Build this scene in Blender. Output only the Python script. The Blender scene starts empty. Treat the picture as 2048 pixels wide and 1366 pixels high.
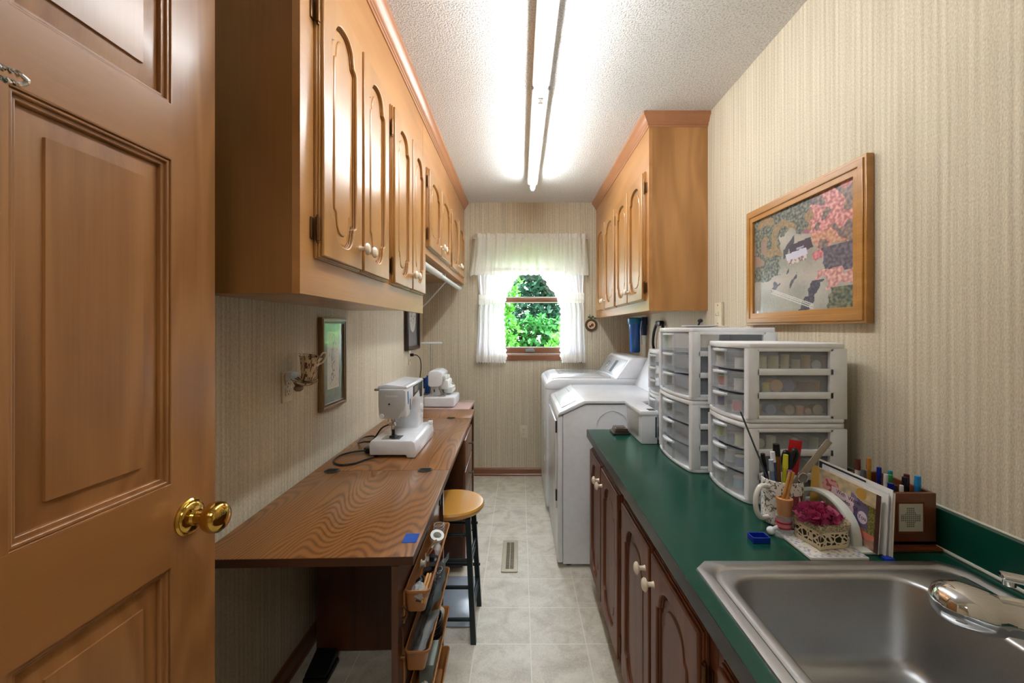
import bpy, bmesh, math, random
from mathutils import Vector, Matrix, noise, Euler
random.seed(7)
C = bpy.context.scene
PI = math.pi
# ------------------------------------------------------------------ camera, world, lights, exposure
cam_d = bpy.data.cameras.new('camera'); cam = bpy.data.objects.new('camera', cam_d)
C.collection.objects.link(cam); C.camera = cam
cam.location = (0, 0, 1.305); cam.rotation_euler = (PI/2, 0, 0)
cam_d.sensor_width = 36; cam_d.lens = 850/2048*36
cam_d.shift_x = -16/2048; cam_d.shift_y = -24/2048
cam_d.clip_start = 0.02; cam_d.clip_end = 200
C.view_settings.view_transform = 'Standard'; C.view_settings.look = 'None'
C.view_settings.exposure = 1.45; C.view_settings.gamma = 1.0; C.view_settings.use_curve_mapping = False
W = bpy.data.worlds.new('sky'); C.world = W; W.use_nodes = True
bg = W.node_tree.nodes['Background']; bg.inputs[0].default_value = (0.80, 0.90, 1.0, 1); bg.inputs[1].default_value = 6.0
TUBE_E = 18.0
def area(name, loc, rot, sx, sy, power, col):
    l = bpy.data.lights.new(name, 'AREA'); l.shape = 'RECTANGLE'; l.size = sx; l.size_y = sy; l.energy = power; l.color = col
    o = bpy.data.objects.new(name, l); C.collection.objects.link(o); o.location = loc; o.rotation_euler = rot
    return o
area('hall_fill_light', (-0.1, -1.0, 2.40), (0, 0, 0), 0.7, 0.7, 6, (1.0, 0.96, 0.92))  # added fill light in the unseen hall behind the camera
sd = bpy.data.lights.new('sun', 'SUN'); sd.energy = 2.2; sd.angle = 0.02; sd.color = (1, 0.96, 0.88)
so = bpy.data.objects.new('sun', sd); C.collection.objects.link(so); so.rotation_euler = (math.radians(40), 0, math.radians(-60))

# ------------------------------------------------------------------ helpers
def lin(c):
    if isinstance(c, str):
        c = [int(c[i:i+2], 16)/255 for i in (0, 2, 4)]
    else:
        c = [v/255 for v in c]
    return tuple(((v+0.055)/1.055)**2.4 if v > 0.04045 else v/12.92 for v in c) + (1.0,)
def nd(t, typ, **kw):
    n = t.nodes.new(typ)
    for k, v in kw.items(): setattr(n, k, v)
    return n
MATS = {}
def P(name, col, rough=0.5, metal=0.0, coat=0.0, emit=0.0, trans=0.0, ior=1.45, bump=None, alpha=1.0, spec=0.5, sheen=0.0):
    if name in MATS: return MATS[name]
    m = bpy.data.materials.new(name); m.use_nodes = True; t = m.node_tree
    b = t.nodes['Principled BSDF']
    c = lin(col)
    b.inputs['Base Color'].default_value = c; b.inputs['Roughness'].default_value = rough
    b.inputs['Metallic'].default_value = metal; b.inputs['Coat Weight'].default_value = coat; b.inputs['Coat Roughness'].default_value = 0.12
    b.inputs['Transmission Weight'].default_value = trans; b.inputs['IOR'].default_value = ior
    b.inputs['Specular IOR Level'].default_value = spec
    if emit: b.inputs['Emission Color'].default_value = c; b.inputs['Emission Strength'].default_value = emit
    # slight procedural tone variation on everything
    tc = nd(t, 'ShaderNodeTexCoord'); n = nd(t, 'ShaderNodeTexNoise'); n.inputs['Scale'].default_value = (bump or (30, 0))[0]; n.inputs['Detail'].default_value = 3
    t.links.new(tc.outputs['Object'], n.inputs['Vector'])
    mx = nd(t, 'ShaderNodeMix', data_type='RGBA'); mx.inputs['A'].default_value = c; mx.inputs['B'].default_value = tuple(v*0.86 for v in c[:3])+(1,)
    t.links.new(n.outputs['Fac'], mx.inputs['Factor'])
    if not trans: t.links.new(mx.outputs['Result'], b.inputs['Base Color'])
    if bump:
        bp = nd(t, 'ShaderNodeBump'); bp.inputs['Strength'].default_value = bump[1]; bp.inputs['Distance'].default_value = 0.002
        t.links.new(n.outputs['Fac'], bp.inputs['Height']); t.links.new(bp.outputs['Normal'], b.inputs['Normal'])
    MATS[name] = m; return m
def wood(name, light, dark, axis='Z', rough=0.35, coat=0.25, contour=10, contrast=0.35, fine=0.35, freq=7.0, along=0.7, blotch=0.3, spec=0.5, sharp=1.0):
    m = bpy.data.materials.new(name); m.use_nodes = True; t = m.node_tree; b = t.nodes['Principled BSDF']
    tc = nd(t, 'ShaderNodeTexCoord'); oi = nd(t, 'ShaderNodeObjectInfo')
    off = nd(t, 'ShaderNodeVectorMath', operation='SCALE'); off.inputs[0].default_value = (3.1, 5.7, 2.3); t.links.new(oi.outputs['Random'], off.inputs['Scale'])
    ad = nd(t, 'ShaderNodeVectorMath', operation='ADD'); t.links.new(tc.outputs['Object'], ad.inputs[0]); t.links.new(off.outputs[0], ad.inputs[1])
    def mapped(a, c):
        mp = nd(t, 'ShaderNodeMapping'); s = [c, c, c]; s['XYZ'.index(axis)] = a; mp.inputs['Scale'].default_value = s
        t.links.new(ad.outputs[0], mp.inputs['Vector']); return mp.outputs[0]
    n1 = nd(t, 'ShaderNodeTexNoise'); n1.inputs['Scale'].default_value = 1; n1.inputs['Detail'].default_value = 2; n1.inputs['Distortion'].default_value = 0.25
    t.links.new(mapped(along, freq), n1.inputs['Vector'])
    mu = nd(t, 'ShaderNodeMath', operation='MULTIPLY'); mu.inputs[1].default_value = contour*6.28; t.links.new(n1.outputs['Fac'], mu.inputs[0])
    si = nd(t, 'ShaderNodeMath', operation='SINE'); t.links.new(mu.outputs[0], si.inputs[0])
    mr = nd(t, 'ShaderNodeMapRange'); mr.inputs['From Min'].default_value = -1; t.links.new(si.outputs[0], mr.inputs['Value'])
    pw = nd(t, 'ShaderNodeMath', operation='POWER'); pw.inputs[1].default_value = sharp; t.links.new(mr.outputs[0], pw.inputs[0])
    n2 = nd(t, 'ShaderNodeTexNoise'); n2.inputs['Scale'].default_value = 1; n2.inputs['Detail'].default_value = 4
    t.links.new(mapped(6, 220), n2.inputs['Vector'])
    n3 = nd(t, 'ShaderNodeTexNoise'); n3.inputs['Scale'].default_value = 1; n3.inputs['Detail'].default_value = 2
    t.links.new(mapped(1.6, 6), n3.inputs['Vector'])
    def mad(src, k, prev):
        a = nd(t, 'ShaderNodeMath', operation='MULTIPLY_ADD'); t.links.new(src, a.inputs[0]); a.inputs[1].default_value = k
        if prev is None: a.inputs[2].default_value = 0
        else: t.links.new(prev, a.inputs[2])
        return a.outputs[0]
    v = mad(pw.outputs[0], contrast, None); v = mad(n2.outputs['Fac'], fine, v); v = mad(n3.outputs['Fac'], blotch, v)
    mx = nd(t, 'ShaderNodeMix', data_type='RGBA'); mx.inputs['A'].default_value = lin(light); mx.inputs['B'].default_value = lin(dark)
    t.links.new(v, mx.inputs['Factor']); t.links.new(mx.outputs['Result'], b.inputs['Base Color'])
    b.inputs['Roughness'].default_value = rough; b.inputs['Coat Weight'].default_value = coat; b.inputs['Coat Roughness'].default_value = 0.2; b.inputs['Specular IOR Level'].default_value = spec
    bp = nd(t, 'ShaderNodeBump'); bp.inputs['Strength'].default_value = 0.12; bp.inputs['Distance'].default_value = 0.001
    t.links.new(n2.outputs['Fac'], bp.inputs['Height']); t.links.new(bp.outputs['Normal'], b.inputs['Normal'])
    return m
def wallpaper(name, axis):
    m = bpy.data.materials.new(name); m.use_nodes = True; t = m.node_tree; b = t.nodes['Principled BSDF']
    tc = nd(t, 'ShaderNodeTexCoord')
    def no(sa, sz, det, sc=1):
        mp = nd(t, 'ShaderNodeMapping'); s = [1, 1, sz]; s['XYZ'.index(axis)] = sa; s['XYZ'.index('Y' if axis == 'X' else 'X')] = 3; mp.inputs['Scale'].default_value = s
        t.links.new(tc.outputs['Object'], mp.inputs['Vector'])
        n = nd(t, 'ShaderNodeTexNoise'); n.inputs['Scale'].default_value = sc; n.inputs['Detail'].default_value = det; t.links.new(mp.outputs[0], n.inputs['Vector']); return n.outputs['Fac']
    # regular soft stripe of about 18 mm plus irregular threads and a nubbly weave
    sp = nd(t, 'ShaderNodeSeparateXYZ'); t.links.new(tc.outputs['Object'], sp.inputs[0])
    k = nd(t, 'ShaderNodeMath', operation='MULTIPLY'); k.inputs[1].default_value = 2*PI/0.021; t.links.new(sp.outputs[axis], k.inputs[0])
    s = nd(t, 'ShaderNodeMath', operation='SINE'); t.links.new(k.outputs[0], s.inputs[0])
    a = nd(t, 'ShaderNodeMath', operation='MULTIPLY_ADD'); t.links.new(s.outputs[0], a.inputs[0]); a.inputs[1].default_value = 0.10; a.inputs[2].default_value = -0.62
    def mad(src, kk, prev):
        q = nd(t, 'ShaderNodeMath', operation='MULTIPLY_ADD'); t.links.new(src, q.inputs[0]); q.inputs[1].default_value = kk; t.links.new(prev, q.inputs[2]); return q.outputs[0]
    v = mad(no(85, 1.5, 3), 0.95, a.outputs[0]); v = mad(no(330, 160, 2), 1.15, v)
    v = mad(no(1.2, 1.2, 1), 0.25, v)
    cl = nd(t, 'ShaderNodeClamp'); t.links.new(v, cl.inputs[0])
    mx = nd(t, 'ShaderNodeMix', data_type='RGBA'); mx.inputs['A'].default_value = lin('ab9c84'); mx.inputs['B'].default_value = lin('e4dac2')
    t.links.new(cl.outputs[0], mx.inputs['Factor']); t.links.new(mx.outputs['Result'], b.inputs['Base Color'])
    b.inputs['Roughness'].default_value = 0.75; b.inputs['Specular IOR Level'].default_value = 0.25
    bp = nd(t, 'ShaderNodeBump'); bp.inputs['Strength'].default_value = 0.35; bp.inputs['Distance'].default_value = 0.002
    t.links.new(v, bp.inputs['Height']); t.links.new(bp.outputs['Normal'], b.inputs['Normal'])
    return m
def painted(name='printed paper', rough=0.6, coat=0.0):
    key = name
    if key in MATS: return MATS[key]
    m = bpy.data.materials.new(name); m.use_nodes = True; t = m.node_tree; b = t.nodes['Principled BSDF']
    a = nd(t, 'ShaderNodeAttribute', attribute_name='Col'); t.links.new(a.outputs['Color'], b.inputs['Base Color'])
    b.inputs['Roughness'].default_value = rough; b.inputs['Coat Weight'].default_value = coat; b.inputs['Coat Roughness'].default_value = 0.03
    MATS[key] = m; return m
def sheer(name, col, opacity, rough=0.4, translucent=0.0):
    m = bpy.data.materials.new(name); m.use_nodes = True; t = m.node_tree; b = t.nodes['Principled BSDF']
    b.inputs['Base Color'].default_value = lin(col); b.inputs['Roughness'].default_value = rough
    out = t.nodes['Material Output']; tr = nd(t, 'ShaderNodeBsdfTransparent'); mx = nd(t, 'ShaderNodeMixShader')
    surf = b.outputs[0]
    if translucent:
        tl = nd(t, 'ShaderNodeBsdfTranslucent'); tl.inputs[0].default_value = lin(col); m2 = nd(t, 'ShaderNodeMixShader'); m2.inputs[0].default_value = translucent
        t.links.new(surf, m2.inputs[1]); t.links.new(tl.outputs[0], m2.inputs[2]); surf = m2.outputs[0]
    tc = nd(t, 'ShaderNodeTexCoord'); n = nd(t, 'ShaderNodeTexNoise'); n.inputs['Scale'].default_value = 60; t.links.new(tc.outputs['Object'], n.inputs['Vector'])
    mr = nd(t, 'ShaderNodeMapRange'); mr.inputs['To Min'].default_value = opacity*0.93; mr.inputs['To Max'].default_value = min(1, opacity*1.07); t.links.new(n.outputs['Fac'], mr.inputs['Value'])
    t.links.new(mr.outputs[0], mx.inputs[0]); t.links.new(tr.outputs[0], mx.inputs[1]); t.links.new(surf, mx.inputs[2]); t.links.new(mx.outputs[0], out.inputs[0])
    return m

class MB:
    def __init__(s): s.bm = bmesh.new()
    def box(s, x0, x1, y0, y1, z0, z1, bev=0, seg=2):
        r = bmesh.ops.create_cube(s.bm, size=1.0)
        bmesh.ops.scale(s.bm, vec=(abs(x1-x0), abs(y1-y0), abs(z1-z0)), verts=r['verts'])
        bmesh.ops.translate(s.bm, vec=((x0+x1)/2, (y0+y1)/2, (z0+z1)/2), verts=r['verts'])
        if bev:
            es = list({e for v in r['verts'] for e in v.link_edges})
            bmesh.ops.bevel(s.bm, geom=es, offset=bev, segments=seg, affect='EDGES', profile=0.5)
        return s
    def cyl(s, p0, p1, r0, r1=None, seg=20, cap=True):
        p0 = Vector(p0); p1 = Vector(p1); d = p1-p0
        r = bmesh.ops.create_cone(s.bm, cap_ends=cap, segments=seg, radius1=r0, radius2=r0 if r1 is None else r1, depth=d.length)
        M = Matrix.Translation((p0+p1)/2) @ d.to_track_quat('Z', 'Y').to_matrix().to_4x4()
        bmesh.ops.transform(s.bm, matrix=M, verts=r['verts']); return s
    def ball(s, c, r, sc=(1, 1, 1), seg=20):
        q = bmesh.ops.create_uvsphere(s.bm, u_segments=seg, v_segments=max(6, seg*2//3), radius=r)
        bmesh.ops.transform(s.bm, matrix=Matrix.Translation(c) @ Matrix.Diagonal((*sc, 1)), verts=q['verts']); return s
    def lathe(s, prof, c=(0, 0, 0), axis='Z', seg=32, M=None):
        rings = []
        for r, z in prof:
            ring = []
            for i in range(seg):
                a = 2*PI*i/seg; ring.append(s.bm.verts.new((r*math.cos(a), r*math.sin(a), z)))
            rings.append(ring)
        for a, b in zip(rings, rings[1:]):
            for i in range(seg):
                j = (i+1) % seg; s.bm.faces.new((a[i], a[j], b[j], b[i]))
        if prof[0][0] > 1e-6: s.bm.faces.new(list(reversed(rings[0])))
        if prof[-1][0] > 1e-6: s.bm.faces.new(rings[-1])
        if M is None:
            R = {'Z': Matrix(), 'X': Matrix.Rotation(PI/2, 4, 'Y'), '-X': Matrix.Rotation(-PI/2, 4, 'Y'), 'Y': Matrix.Rotation(-PI/2, 4, 'X'), '-Y': Matrix.Rotation(PI/2, 4, 'X')}[axis]
            M = Matrix.Translation(c) @ R
        bmesh.ops.transform(s.bm, matrix=M, verts=[v for r in rings for v in r]); return s
    def prism(s, poly, axis, a0, a1, bev=0, seg=2):
        # poly in the two other axes, in XYZ order
        def mk(p, a):
            return {'X': (a, p[0], p[1]), 'Y': (p[0], a, p[1]), 'Z': (p[0], p[1], a)}[axis]
        A = [s.bm.verts.new(mk(p, a0)) for p in poly]; B = [s.bm.verts.new(mk(p, a1)) for p in poly]
        fs = [s.bm.faces.new(A), s.bm.faces.new(list(reversed(B)))]
        n = len(poly)
        for i in range(n): fs.append(s.bm.faces.new((A[i], B[i], B[(i+1) % n], A[(i+1) % n])))
        bmesh.ops.recalc_face_normals(s.bm, faces=fs)
        if bev:
            es = list({e for f in fs for e in f.edges})
            bmesh.ops.bevel(s.bm, geom=es, offset=bev, segments=seg, affect='EDGES', profile=0.5)
        return s
    def tube(s, pts, r, seg=8, smooth=4, closed=False):
        pts = [Vector(p) for p in pts]
        if smooth > 1 and len(pts) > 2:
            q = []; n = len(pts)
            for i in range(n if closed else n-1):
                g = lambda k: pts[k % n] if closed else pts[max(0, min(n-1, k))]
                p0, p1, p2, p3 = g(i-1), g(i), g(i+1), g(i+2)
                for k in range(smooth):
                    t = k/smooth
                    q.append(0.5*((2*p1)+(-p0+p2)*t+(2*p0-5*p1+4*p2-p3)*t*t+(-p0+3*p1-3*p2+p3)*t**3))
            if not closed: q.append(pts[-1])
            pts = q
        n = len(pts); rings = []
        up = Vector((0, 0, 1)); prev = None
        for i in range(n):
            a = pts[(i-1) % n] if (closed or i > 0) else pts[i]; b = pts[(i+1) % n] if (closed or i < n-1) else pts[i]
            d = (b-a).normalized()
            if prev is None:
                u = d.cross(up)
                if u.length < 0.1: u = d.cross(Vector((1, 0, 0)))
            else: u = prev - d*prev.dot(d)
            u.normalize(); prev = u; v = d.cross(u)
            rings.append([s.bm.verts.new(pts[i]+(u*math.cos(2*PI*k/seg)+v*math.sin(2*PI*k/seg))*r) for k in range(seg)])
        m = n if closed else n-1
        for i in range(m):
            A = rings[i]; B = rings[(i+1) % n]
            for k in range(seg): s.bm.faces.new((A[k], A[(k+1) % seg], B[(k+1) % seg], B[k]))
        if not closed: s.bm.faces.new(list(reversed(rings[0]))); s.bm.faces.new(rings[-1])
        return s
    def mesh(s, me, M=None):
        t = bmesh.new(); t.from_mesh(me)
        if M is not None: bmesh.ops.transform(t, matrix=M, verts=t.verts)
        tmp = bpy.data.meshes.new('t'); t.to_mesh(tmp); t.free(); s.bm.from_mesh(tmp); bpy.data.meshes.remove(tmp); return s
    def xf(s, M): bmesh.ops.transform(s.bm, matrix=M, verts=s.bm.verts); return s
def origin(o):
    v = Vector((0, 0, 0))
    while o is not None: v += o.location; o = o.parent
    return v
def part(name, mb, mat, parent=None, smooth=True, base=None, angle=35):
    me = bpy.data.meshes.new(name)
    bmesh.ops.recalc_face_normals(mb.bm, faces=mb.bm.faces)
    mb.bm.to_mesh(me); mb.bm.free(); me.materials.append(mat)
    if smooth:
        me.polygons.foreach_set('use_smooth', [True]*len(me.polygons)); me.set_sharp_from_angle(angle=math.radians(angle))
    o = bpy.data.objects.new(name, me); C.collection.objects.link(o)
    if parent is not None:
        me.transform(Matrix.Translation(-origin(parent))); o.parent = parent
    elif base is not None:
        me.transform(Matrix.Translation(-Vector(base))); o.location = base
    return o
def tag(o, label, cat, group=None):
    o['label'] = label; o['category'] = cat
    if group: o['group'] = group
    return o
def thing(name, loc, label, cat, group=None):
    o = bpy.data.objects.new(name, None); C.collection.objects.link(o); o.location = loc; o.empty_display_size = 0.05
    return tag(o, label, cat, group)
def solo(name, mb, mat, label, cat, base, group=None, smooth=True):
    return tag(part(name, mb, mat, None, smooth, base), label, cat, group)
def struct(name, mb, mat, smooth=False, parent=None):
    o = part(name, mb, mat, parent, smooth)
    if parent is None: o['kind'] = 'structure'
    return o
def plate(loops, thick, bev=0.0, bres=2):
    """flat plate in XY from loops (first outer, rest holes), thickness centred on z=0, rounded rims"""
    cu = bpy.data.curves.new('p', 'CURVE'); cu.dimensions = '2D'; cu.fill_mode = 'BOTH'
    cu.extrude = thick/2-bev; cu.bevel_depth = bev; cu.bevel_resolution = bres; cu.offset = -bev
    for lp in loops:
        sp = cu.splines.new('POLY'); sp.points.add(len(lp)-1); sp.use_cyclic_u = True
        for i, (x, y) in enumerate(lp): sp.points[i].co = (x, y, 0, 1)
    o = bpy.data.objects.new('p', cu); C.collection.objects.link(o)
    dg = bpy.context.evaluated_depsgraph_get(); dg.update()
    me = bpy.data.meshes.new_from_object(o.evaluated_get(dg)); bpy.data.objects.remove(o); return me
def text_mesh(body, size, ext=0.0003, align='CENTER'):
    cu = bpy.data.curves.new('t', 'FONT'); cu.body = body; cu.size = size; cu.extrude = ext; cu.align_x = align; cu.align_y = 'CENTER'; cu.resolution_u = 3
    o = bpy.data.objects.new('t', cu); C.collection.objects.link(o)
    dg = bpy.context.evaluated_depsgraph_get(); dg.update()
    me = bpy.data.meshes.new_from_object(o.evaluated_get(dg)); bpy.data.objects.remove(o); return me
def basis(origin, u, v, n):
    M = Matrix.Identity(4); M.col[0] = (*u, 0); M.col[1] = (*v, 0); M.col[2] = (*n, 0); M.col[3] = (*origin, 1); return M
def rrect(x0, x1, y0, y1, r, seg=6):
    pts = []
    for cx, cy, a0 in ((x1-r, y0+r, -90), (x1-r, y1-r, 0), (x0+r, y1-r, 90), (x0+r, y0+r, 180)):
        for k in range(seg+1):
            a = math.radians(a0+90*k/seg); pts.append((cx+r*math.cos(a), cy+r*math.sin(a)))
    return pts
def color_grid(name, w, h, nx, ny, fn, M, mat, parent=None, base=None):
    """printed sheet: cells coloured by fn(u, v); local x,y from 0..w,0..h placed by matrix M"""
    me = bpy.data.meshes.new(name)
    vs = [M @ Vector((w*i/nx, h*j/ny, 0)) for j in range(ny+1) for i in range(nx+1)]
    fs = [(j*(nx+1)+i, j*(nx+1)+i+1, (j+1)*(nx+1)+i+1, (j+1)*(nx+1)+i) for j in range(ny) for i in range(nx)]
    me.from_pydata([tuple(v) for v in vs], [], fs); me.materials.append(mat)
    ca = me.color_attributes.new('Col', 'BYTE_COLOR', 'CORNER'); data = []
    for j in range(ny):
        for i in range(nx):
            c = lin(fn((i+0.5)/nx, (j+0.5)/ny)); data.extend(c*4)
    ca.data.foreach_set('color', data)
    o = bpy.data.objects.new(name, me); C.collection.objects.link(o)
    if parent is not None: me.transform(Matrix.Translation(-origin(parent))); o.parent = parent
    elif base is not None: me.transform(Matrix.Translation(-Vector(base))); o.location = base
    return o
def N2(x, y, s=1.0, z=0.0): return noise.noise(Vector((x*s, y*s, z)))
def mixc(a, b, t):
    t = max(0, min(1, t)); return tuple(a[i]*(1-t)+b[i]*t for i in range(3))

# ------------------------------------------------------------------ materials
wpX = wallpaper('striped wallpaper back', 'X'); wpY = wallpaper('striped wallpaper side', 'Y')
M_cab = wood('honey maple', 'd09a58', '93602a', 'Z', contour=5, contrast=0.16, fine=0.28, blotch=0.75, freq=4, rough=0.3, coat=0.45)
M_cabY = wood('honey maple rail', 'cc965c', '93602e', 'Y', contour=5, contrast=0.16, fine=0.3, blotch=0.6, freq=4, rough=0.34)
M_crown = wood('crown wood', 'bf855c', '855336', 'Y', contour=3, contrast=0.1, fine=0.3, blotch=0.4, rough=0.35)
M_crownX = wood('crown wood end', 'bf855c', '855336', 'X', contour=3, contrast=0.1, fine=0.3, blotch=0.4, rough=0.35)
M_base = wood('base cabinet wood', '95583a', '4e2a18', 'Z', contour=6, contrast=0.25, fine=0.35, blotch=0.5, rough=0.42, coat=0.05)
M_door = wood('door pine', 'b5804c', '7c4c22', 'Z', contour=12, contrast=0.3, fine=0.3, blotch=0.4, freq=5, rough=0.33, coat=0.35)
M_doorY = wood('door pine rails', 'b07a46', '835427', 'Y', contour=4, contrast=0.12, fine=0.25, blotch=0.5, freq=5, rough=0.33, coat=0.35)
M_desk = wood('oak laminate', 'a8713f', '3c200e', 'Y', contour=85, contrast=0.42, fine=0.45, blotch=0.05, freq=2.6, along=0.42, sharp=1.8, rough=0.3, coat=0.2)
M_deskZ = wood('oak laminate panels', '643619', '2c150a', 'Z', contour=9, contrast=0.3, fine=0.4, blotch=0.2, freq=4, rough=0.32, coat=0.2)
M_trim = wood('stained trim', '946040', '603a22', 'X', contour=2, contrast=0.1, fine=0.3, blotch=0.3, rough=0.35)
M_trimY = wood('stained trim side', '946040', '603a22', 'Y', contour=2, contrast=0.1, fine=0.3, blotch=0.3, rough=0.35)
M_frame = wood('golden oak frame', 'c38d48', '87561e', 'Y', contour=5, contrast=0.2, fine=0.4, blotch=0.3, rough=0.3, coat=0.3)
M_white = P('white enamel', 'eff3f9', 0.25, coat=0.3)
M_plast = P('white plastic', 'e9eae6', 0.35)
M_towr = P('drawer frame plastic', 'f4f7fb', 0.4)
M_clear = sheer('frosted clear plastic', 'e2ebf5', 0.22, 0.2)
M_knob = P('cream ceramic', 'efe0c8', 0.18, coat=0.5)
M_brass = P('polished brass', 'd8b055', 0.12, metal=1.0)
M_bronze = P('bronze hinge', '6b4a2c', 0.35, metal=0.8)
M_black = P('black plastic', '101114', 0.35)
M_chrome = P('chrome', 'e6e8ea', 0.05, metal=1.0)
M_steel = P('brushed stainless', 'c0c2c4', 0.38, metal=1.0, bump=(260, 0.05))
M_almond = P('almond plate', 'e4d9bd', 0.35)
M_green = P('green laminate', '0a4638', 0.24, coat=0.0, bump=(500, 0.03))
M_edge = P('dark laminate edge', '2c2a28', 0.3)
M_stoolL = P('dark green painted metal', '12262a', 0.35)
M_grey = P('grey trim', '8f9498', 0.4)
M_dark = P('dark grey', '2a2c30', 0.4)
# ------------------------------------------------------------------ room shell
XL, XR, YB, ZC = -0.87, 0.99, 3.80, 2.44
# window opening in the back wall
WX0, WX1, WZ0, WZ1 = -0.335, 0.53, 1.075, 2.0
mb = MB()
mb.box(XL-0.12, WX0, YB, YB+0.12, -0.05, ZC+0.05); mb.box(WX1, XR+0.12, YB, YB+0.12, -0.05, ZC+0.05)
mb.box(WX0, WX1, YB, YB+0.12, -0.05, WZ0); mb.box(WX0, WX1, YB, YB+0.12, WZ1, ZC+0.05)
struct('wall_back', mb, wpX)
struct('wall_left', MB().box(XL-0.12, XL, -0.13, YB, -0.05, ZC+0.05), wpY)
struct('wall_right', MB().box(XR, XR+0.12, -0.13, YB, -0.05, ZC+0.05), wpY)
mb = MB(); mb.box(XL, -0.69, -0.13, -0.012, 0, ZC); mb.box(0.22, XR, -0.13, -0.012, 0, ZC); mb.box(-0.69, 0.22, -0.13, -0.012, 2.06, ZC)
struct('wall_near', mb, wpX)
hallm = P('hall paint', 'd8c7a6', 0.8)
struct('wall_hall_left', MB().box(-1.75, -1.65, -2.6, -0.13, 0, ZC), hallm)
struct('wall_hall_right', MB().box(1.65, 1.75, -2.6, -0.13, 0, ZC), hallm)
struct('wall_hall_far', MB().box(-1.75, 1.75, -2.7, -2.6, 0, ZC), hallm)
mb = MB(); mb.box(-1.75, XL-0.12, -0.2, -0.13, 0, ZC); mb.box(XR+0.12, 1.75, -0.2, -0.13, 0, ZC); struct('wall_hall_near', mb, hallm)
# floor
fm = bpy.data.materials.new('vinyl tile'); fm.use_nodes = True; t = fm.node_tree; b = t.nodes['Principled BSDF']
tc = nd(t, 'ShaderNodeTexCoord'); mp = nd(t, 'ShaderNodeMapping'); mp.inputs['Location'].default_value = (-0.044+0.2305*20, -1.7635+0.2305*30, 0)
t.links.new(tc.outputs['Object'], mp.inputs[0])
br = nd(t, 'ShaderNodeTexBrick'); br.offset = 0; br.squash = 1
for k, v in (('Scale', 1), ('Mortar Size', 0.0022), ('Mortar Smooth', 0.2), ('Bias', 0), ('Brick Width', 0.2305), ('Row Height', 0.2305)): br.inputs[k].default_value = v
br.inputs['Color1'].default_value = (0, 0, 0, 1); br.inputs['Color2'].default_value = (1, 1, 1, 1); br.inputs['Mortar'].default_value = (0.5, 0.5, 0.5, 1)
t.links.new(mp.outputs[0], br.inputs['Vector'])
n1 = nd(t, 'ShaderNodeTexNoise'); n1.inputs['Scale'].default_value = 9; n1.inputs['Detail'].default_value = 6; n1.inputs['Distortion'].default_value = 1.2; t.links.new(tc.outputs['Object'], n1.inputs['Vector'])
n2 = nd(t, 'ShaderNodeTexNoise'); n2.inputs['Scale'].default_value = 70; n2.inputs['Detail'].default_value = 5; n2.inputs['Distortion'].default_value = 2; t.links.new(tc.outputs['Object'], n2.inputs['Vector'])
ad = nd(t, 'ShaderNodeMath', operation='MULTIPLY_ADD'); ad.inputs[1].default_value = 0.75; t.links.new(n1.outputs['Fac'], ad.inputs[0])
a2 = nd(t, 'ShaderNodeMath', operation='MULTIPLY'); a2.inputs[1].default_value = 0.5; t.links.new(n2.outputs['Fac'], a2.inputs[0]); t.links.new(a2.outputs[0], ad.inputs[2])
rp = nd(t, 'ShaderNodeValToRGB'); rp.color_ramp.elements[0].position = 0.38; rp.color_ramp.elements[0].color = lin('b9b19f'); rp.color_ramp.elements[1].position = 0.74; rp.color_ramp.elements[1].color = lin('e4dfd0')
t.links.new(ad.outputs[0], rp.inputs[0])
mx = nd(t, 'ShaderNodeMix', data_type='RGBA'); mx.inputs['B'].default_value = lin('efebdf'); t.links.new(br.outputs['Fac'], mx.inputs['Factor']); t.links.new(rp.outputs[0], mx.inputs['A'])
t.links.new(mx.outputs['Result'], b.inputs['Base Color']); b.inputs['Roughness'].default_value = 0.42
bp = nd(t, 'ShaderNodeBump'); bp.inputs['Strength'].default_value = 0.25; bp.inputs['Distance'].default_value = 0.001; bp.invert = True
t.links.new(br.outputs['Fac'], bp.inputs['Height']); t.links.new(bp.outputs['Normal'], b.inputs['Normal'])
struct('floor', MB().box(-1.75, 1.75, -2.7, YB+0.12, -0.1, 0), fm)
# ceiling with popcorn texture
cm = bpy.data.materials.new('popcorn ceiling'); cm.use_nodes = True; t = cm.node_tree; b = t.nodes['Principled BSDF']
tc = nd(t, 'ShaderNodeTexCoord'); n1 = nd(t, 'ShaderNodeTexNoise'); n1.inputs['Scale'].default_value = 150; n1.inputs['Detail'].default_value = 3; n1.inputs['Roughness'].default_value = 0.6
t.links.new(tc.outputs['Object'], n1.inputs['Vector'])
rp = nd(t, 'ShaderNodeValToRGB'); rp.color_ramp.elements[0].position = 0.34; rp.color_ramp.elements[0].color = lin('c6c3be'); rp.color_ramp.elements[1].position = 0.52; rp.color_ramp.elements[1].color = lin('efeeec')
t.links.new(n1.outputs['Fac'], rp.inputs[0]); t.links.new(rp.outputs[0], b.inputs['Base Color']); b.inputs['Roughness'].default_value = 0.9
bp = nd(t, 'ShaderNodeBump'); bp.inputs['Strength'].default_value = 0.9; bp.inputs['Distance'].default_value = 0.008; t.links.new(n1.outputs['Fac'], bp.inputs['Height']); t.links.new(bp.outputs['Normal'], b.inputs['Normal'])
struct('ceiling', MB().box(-1.75, 1.75, -2.7, YB+0.12, ZC, ZC+0.1), cm)
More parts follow.
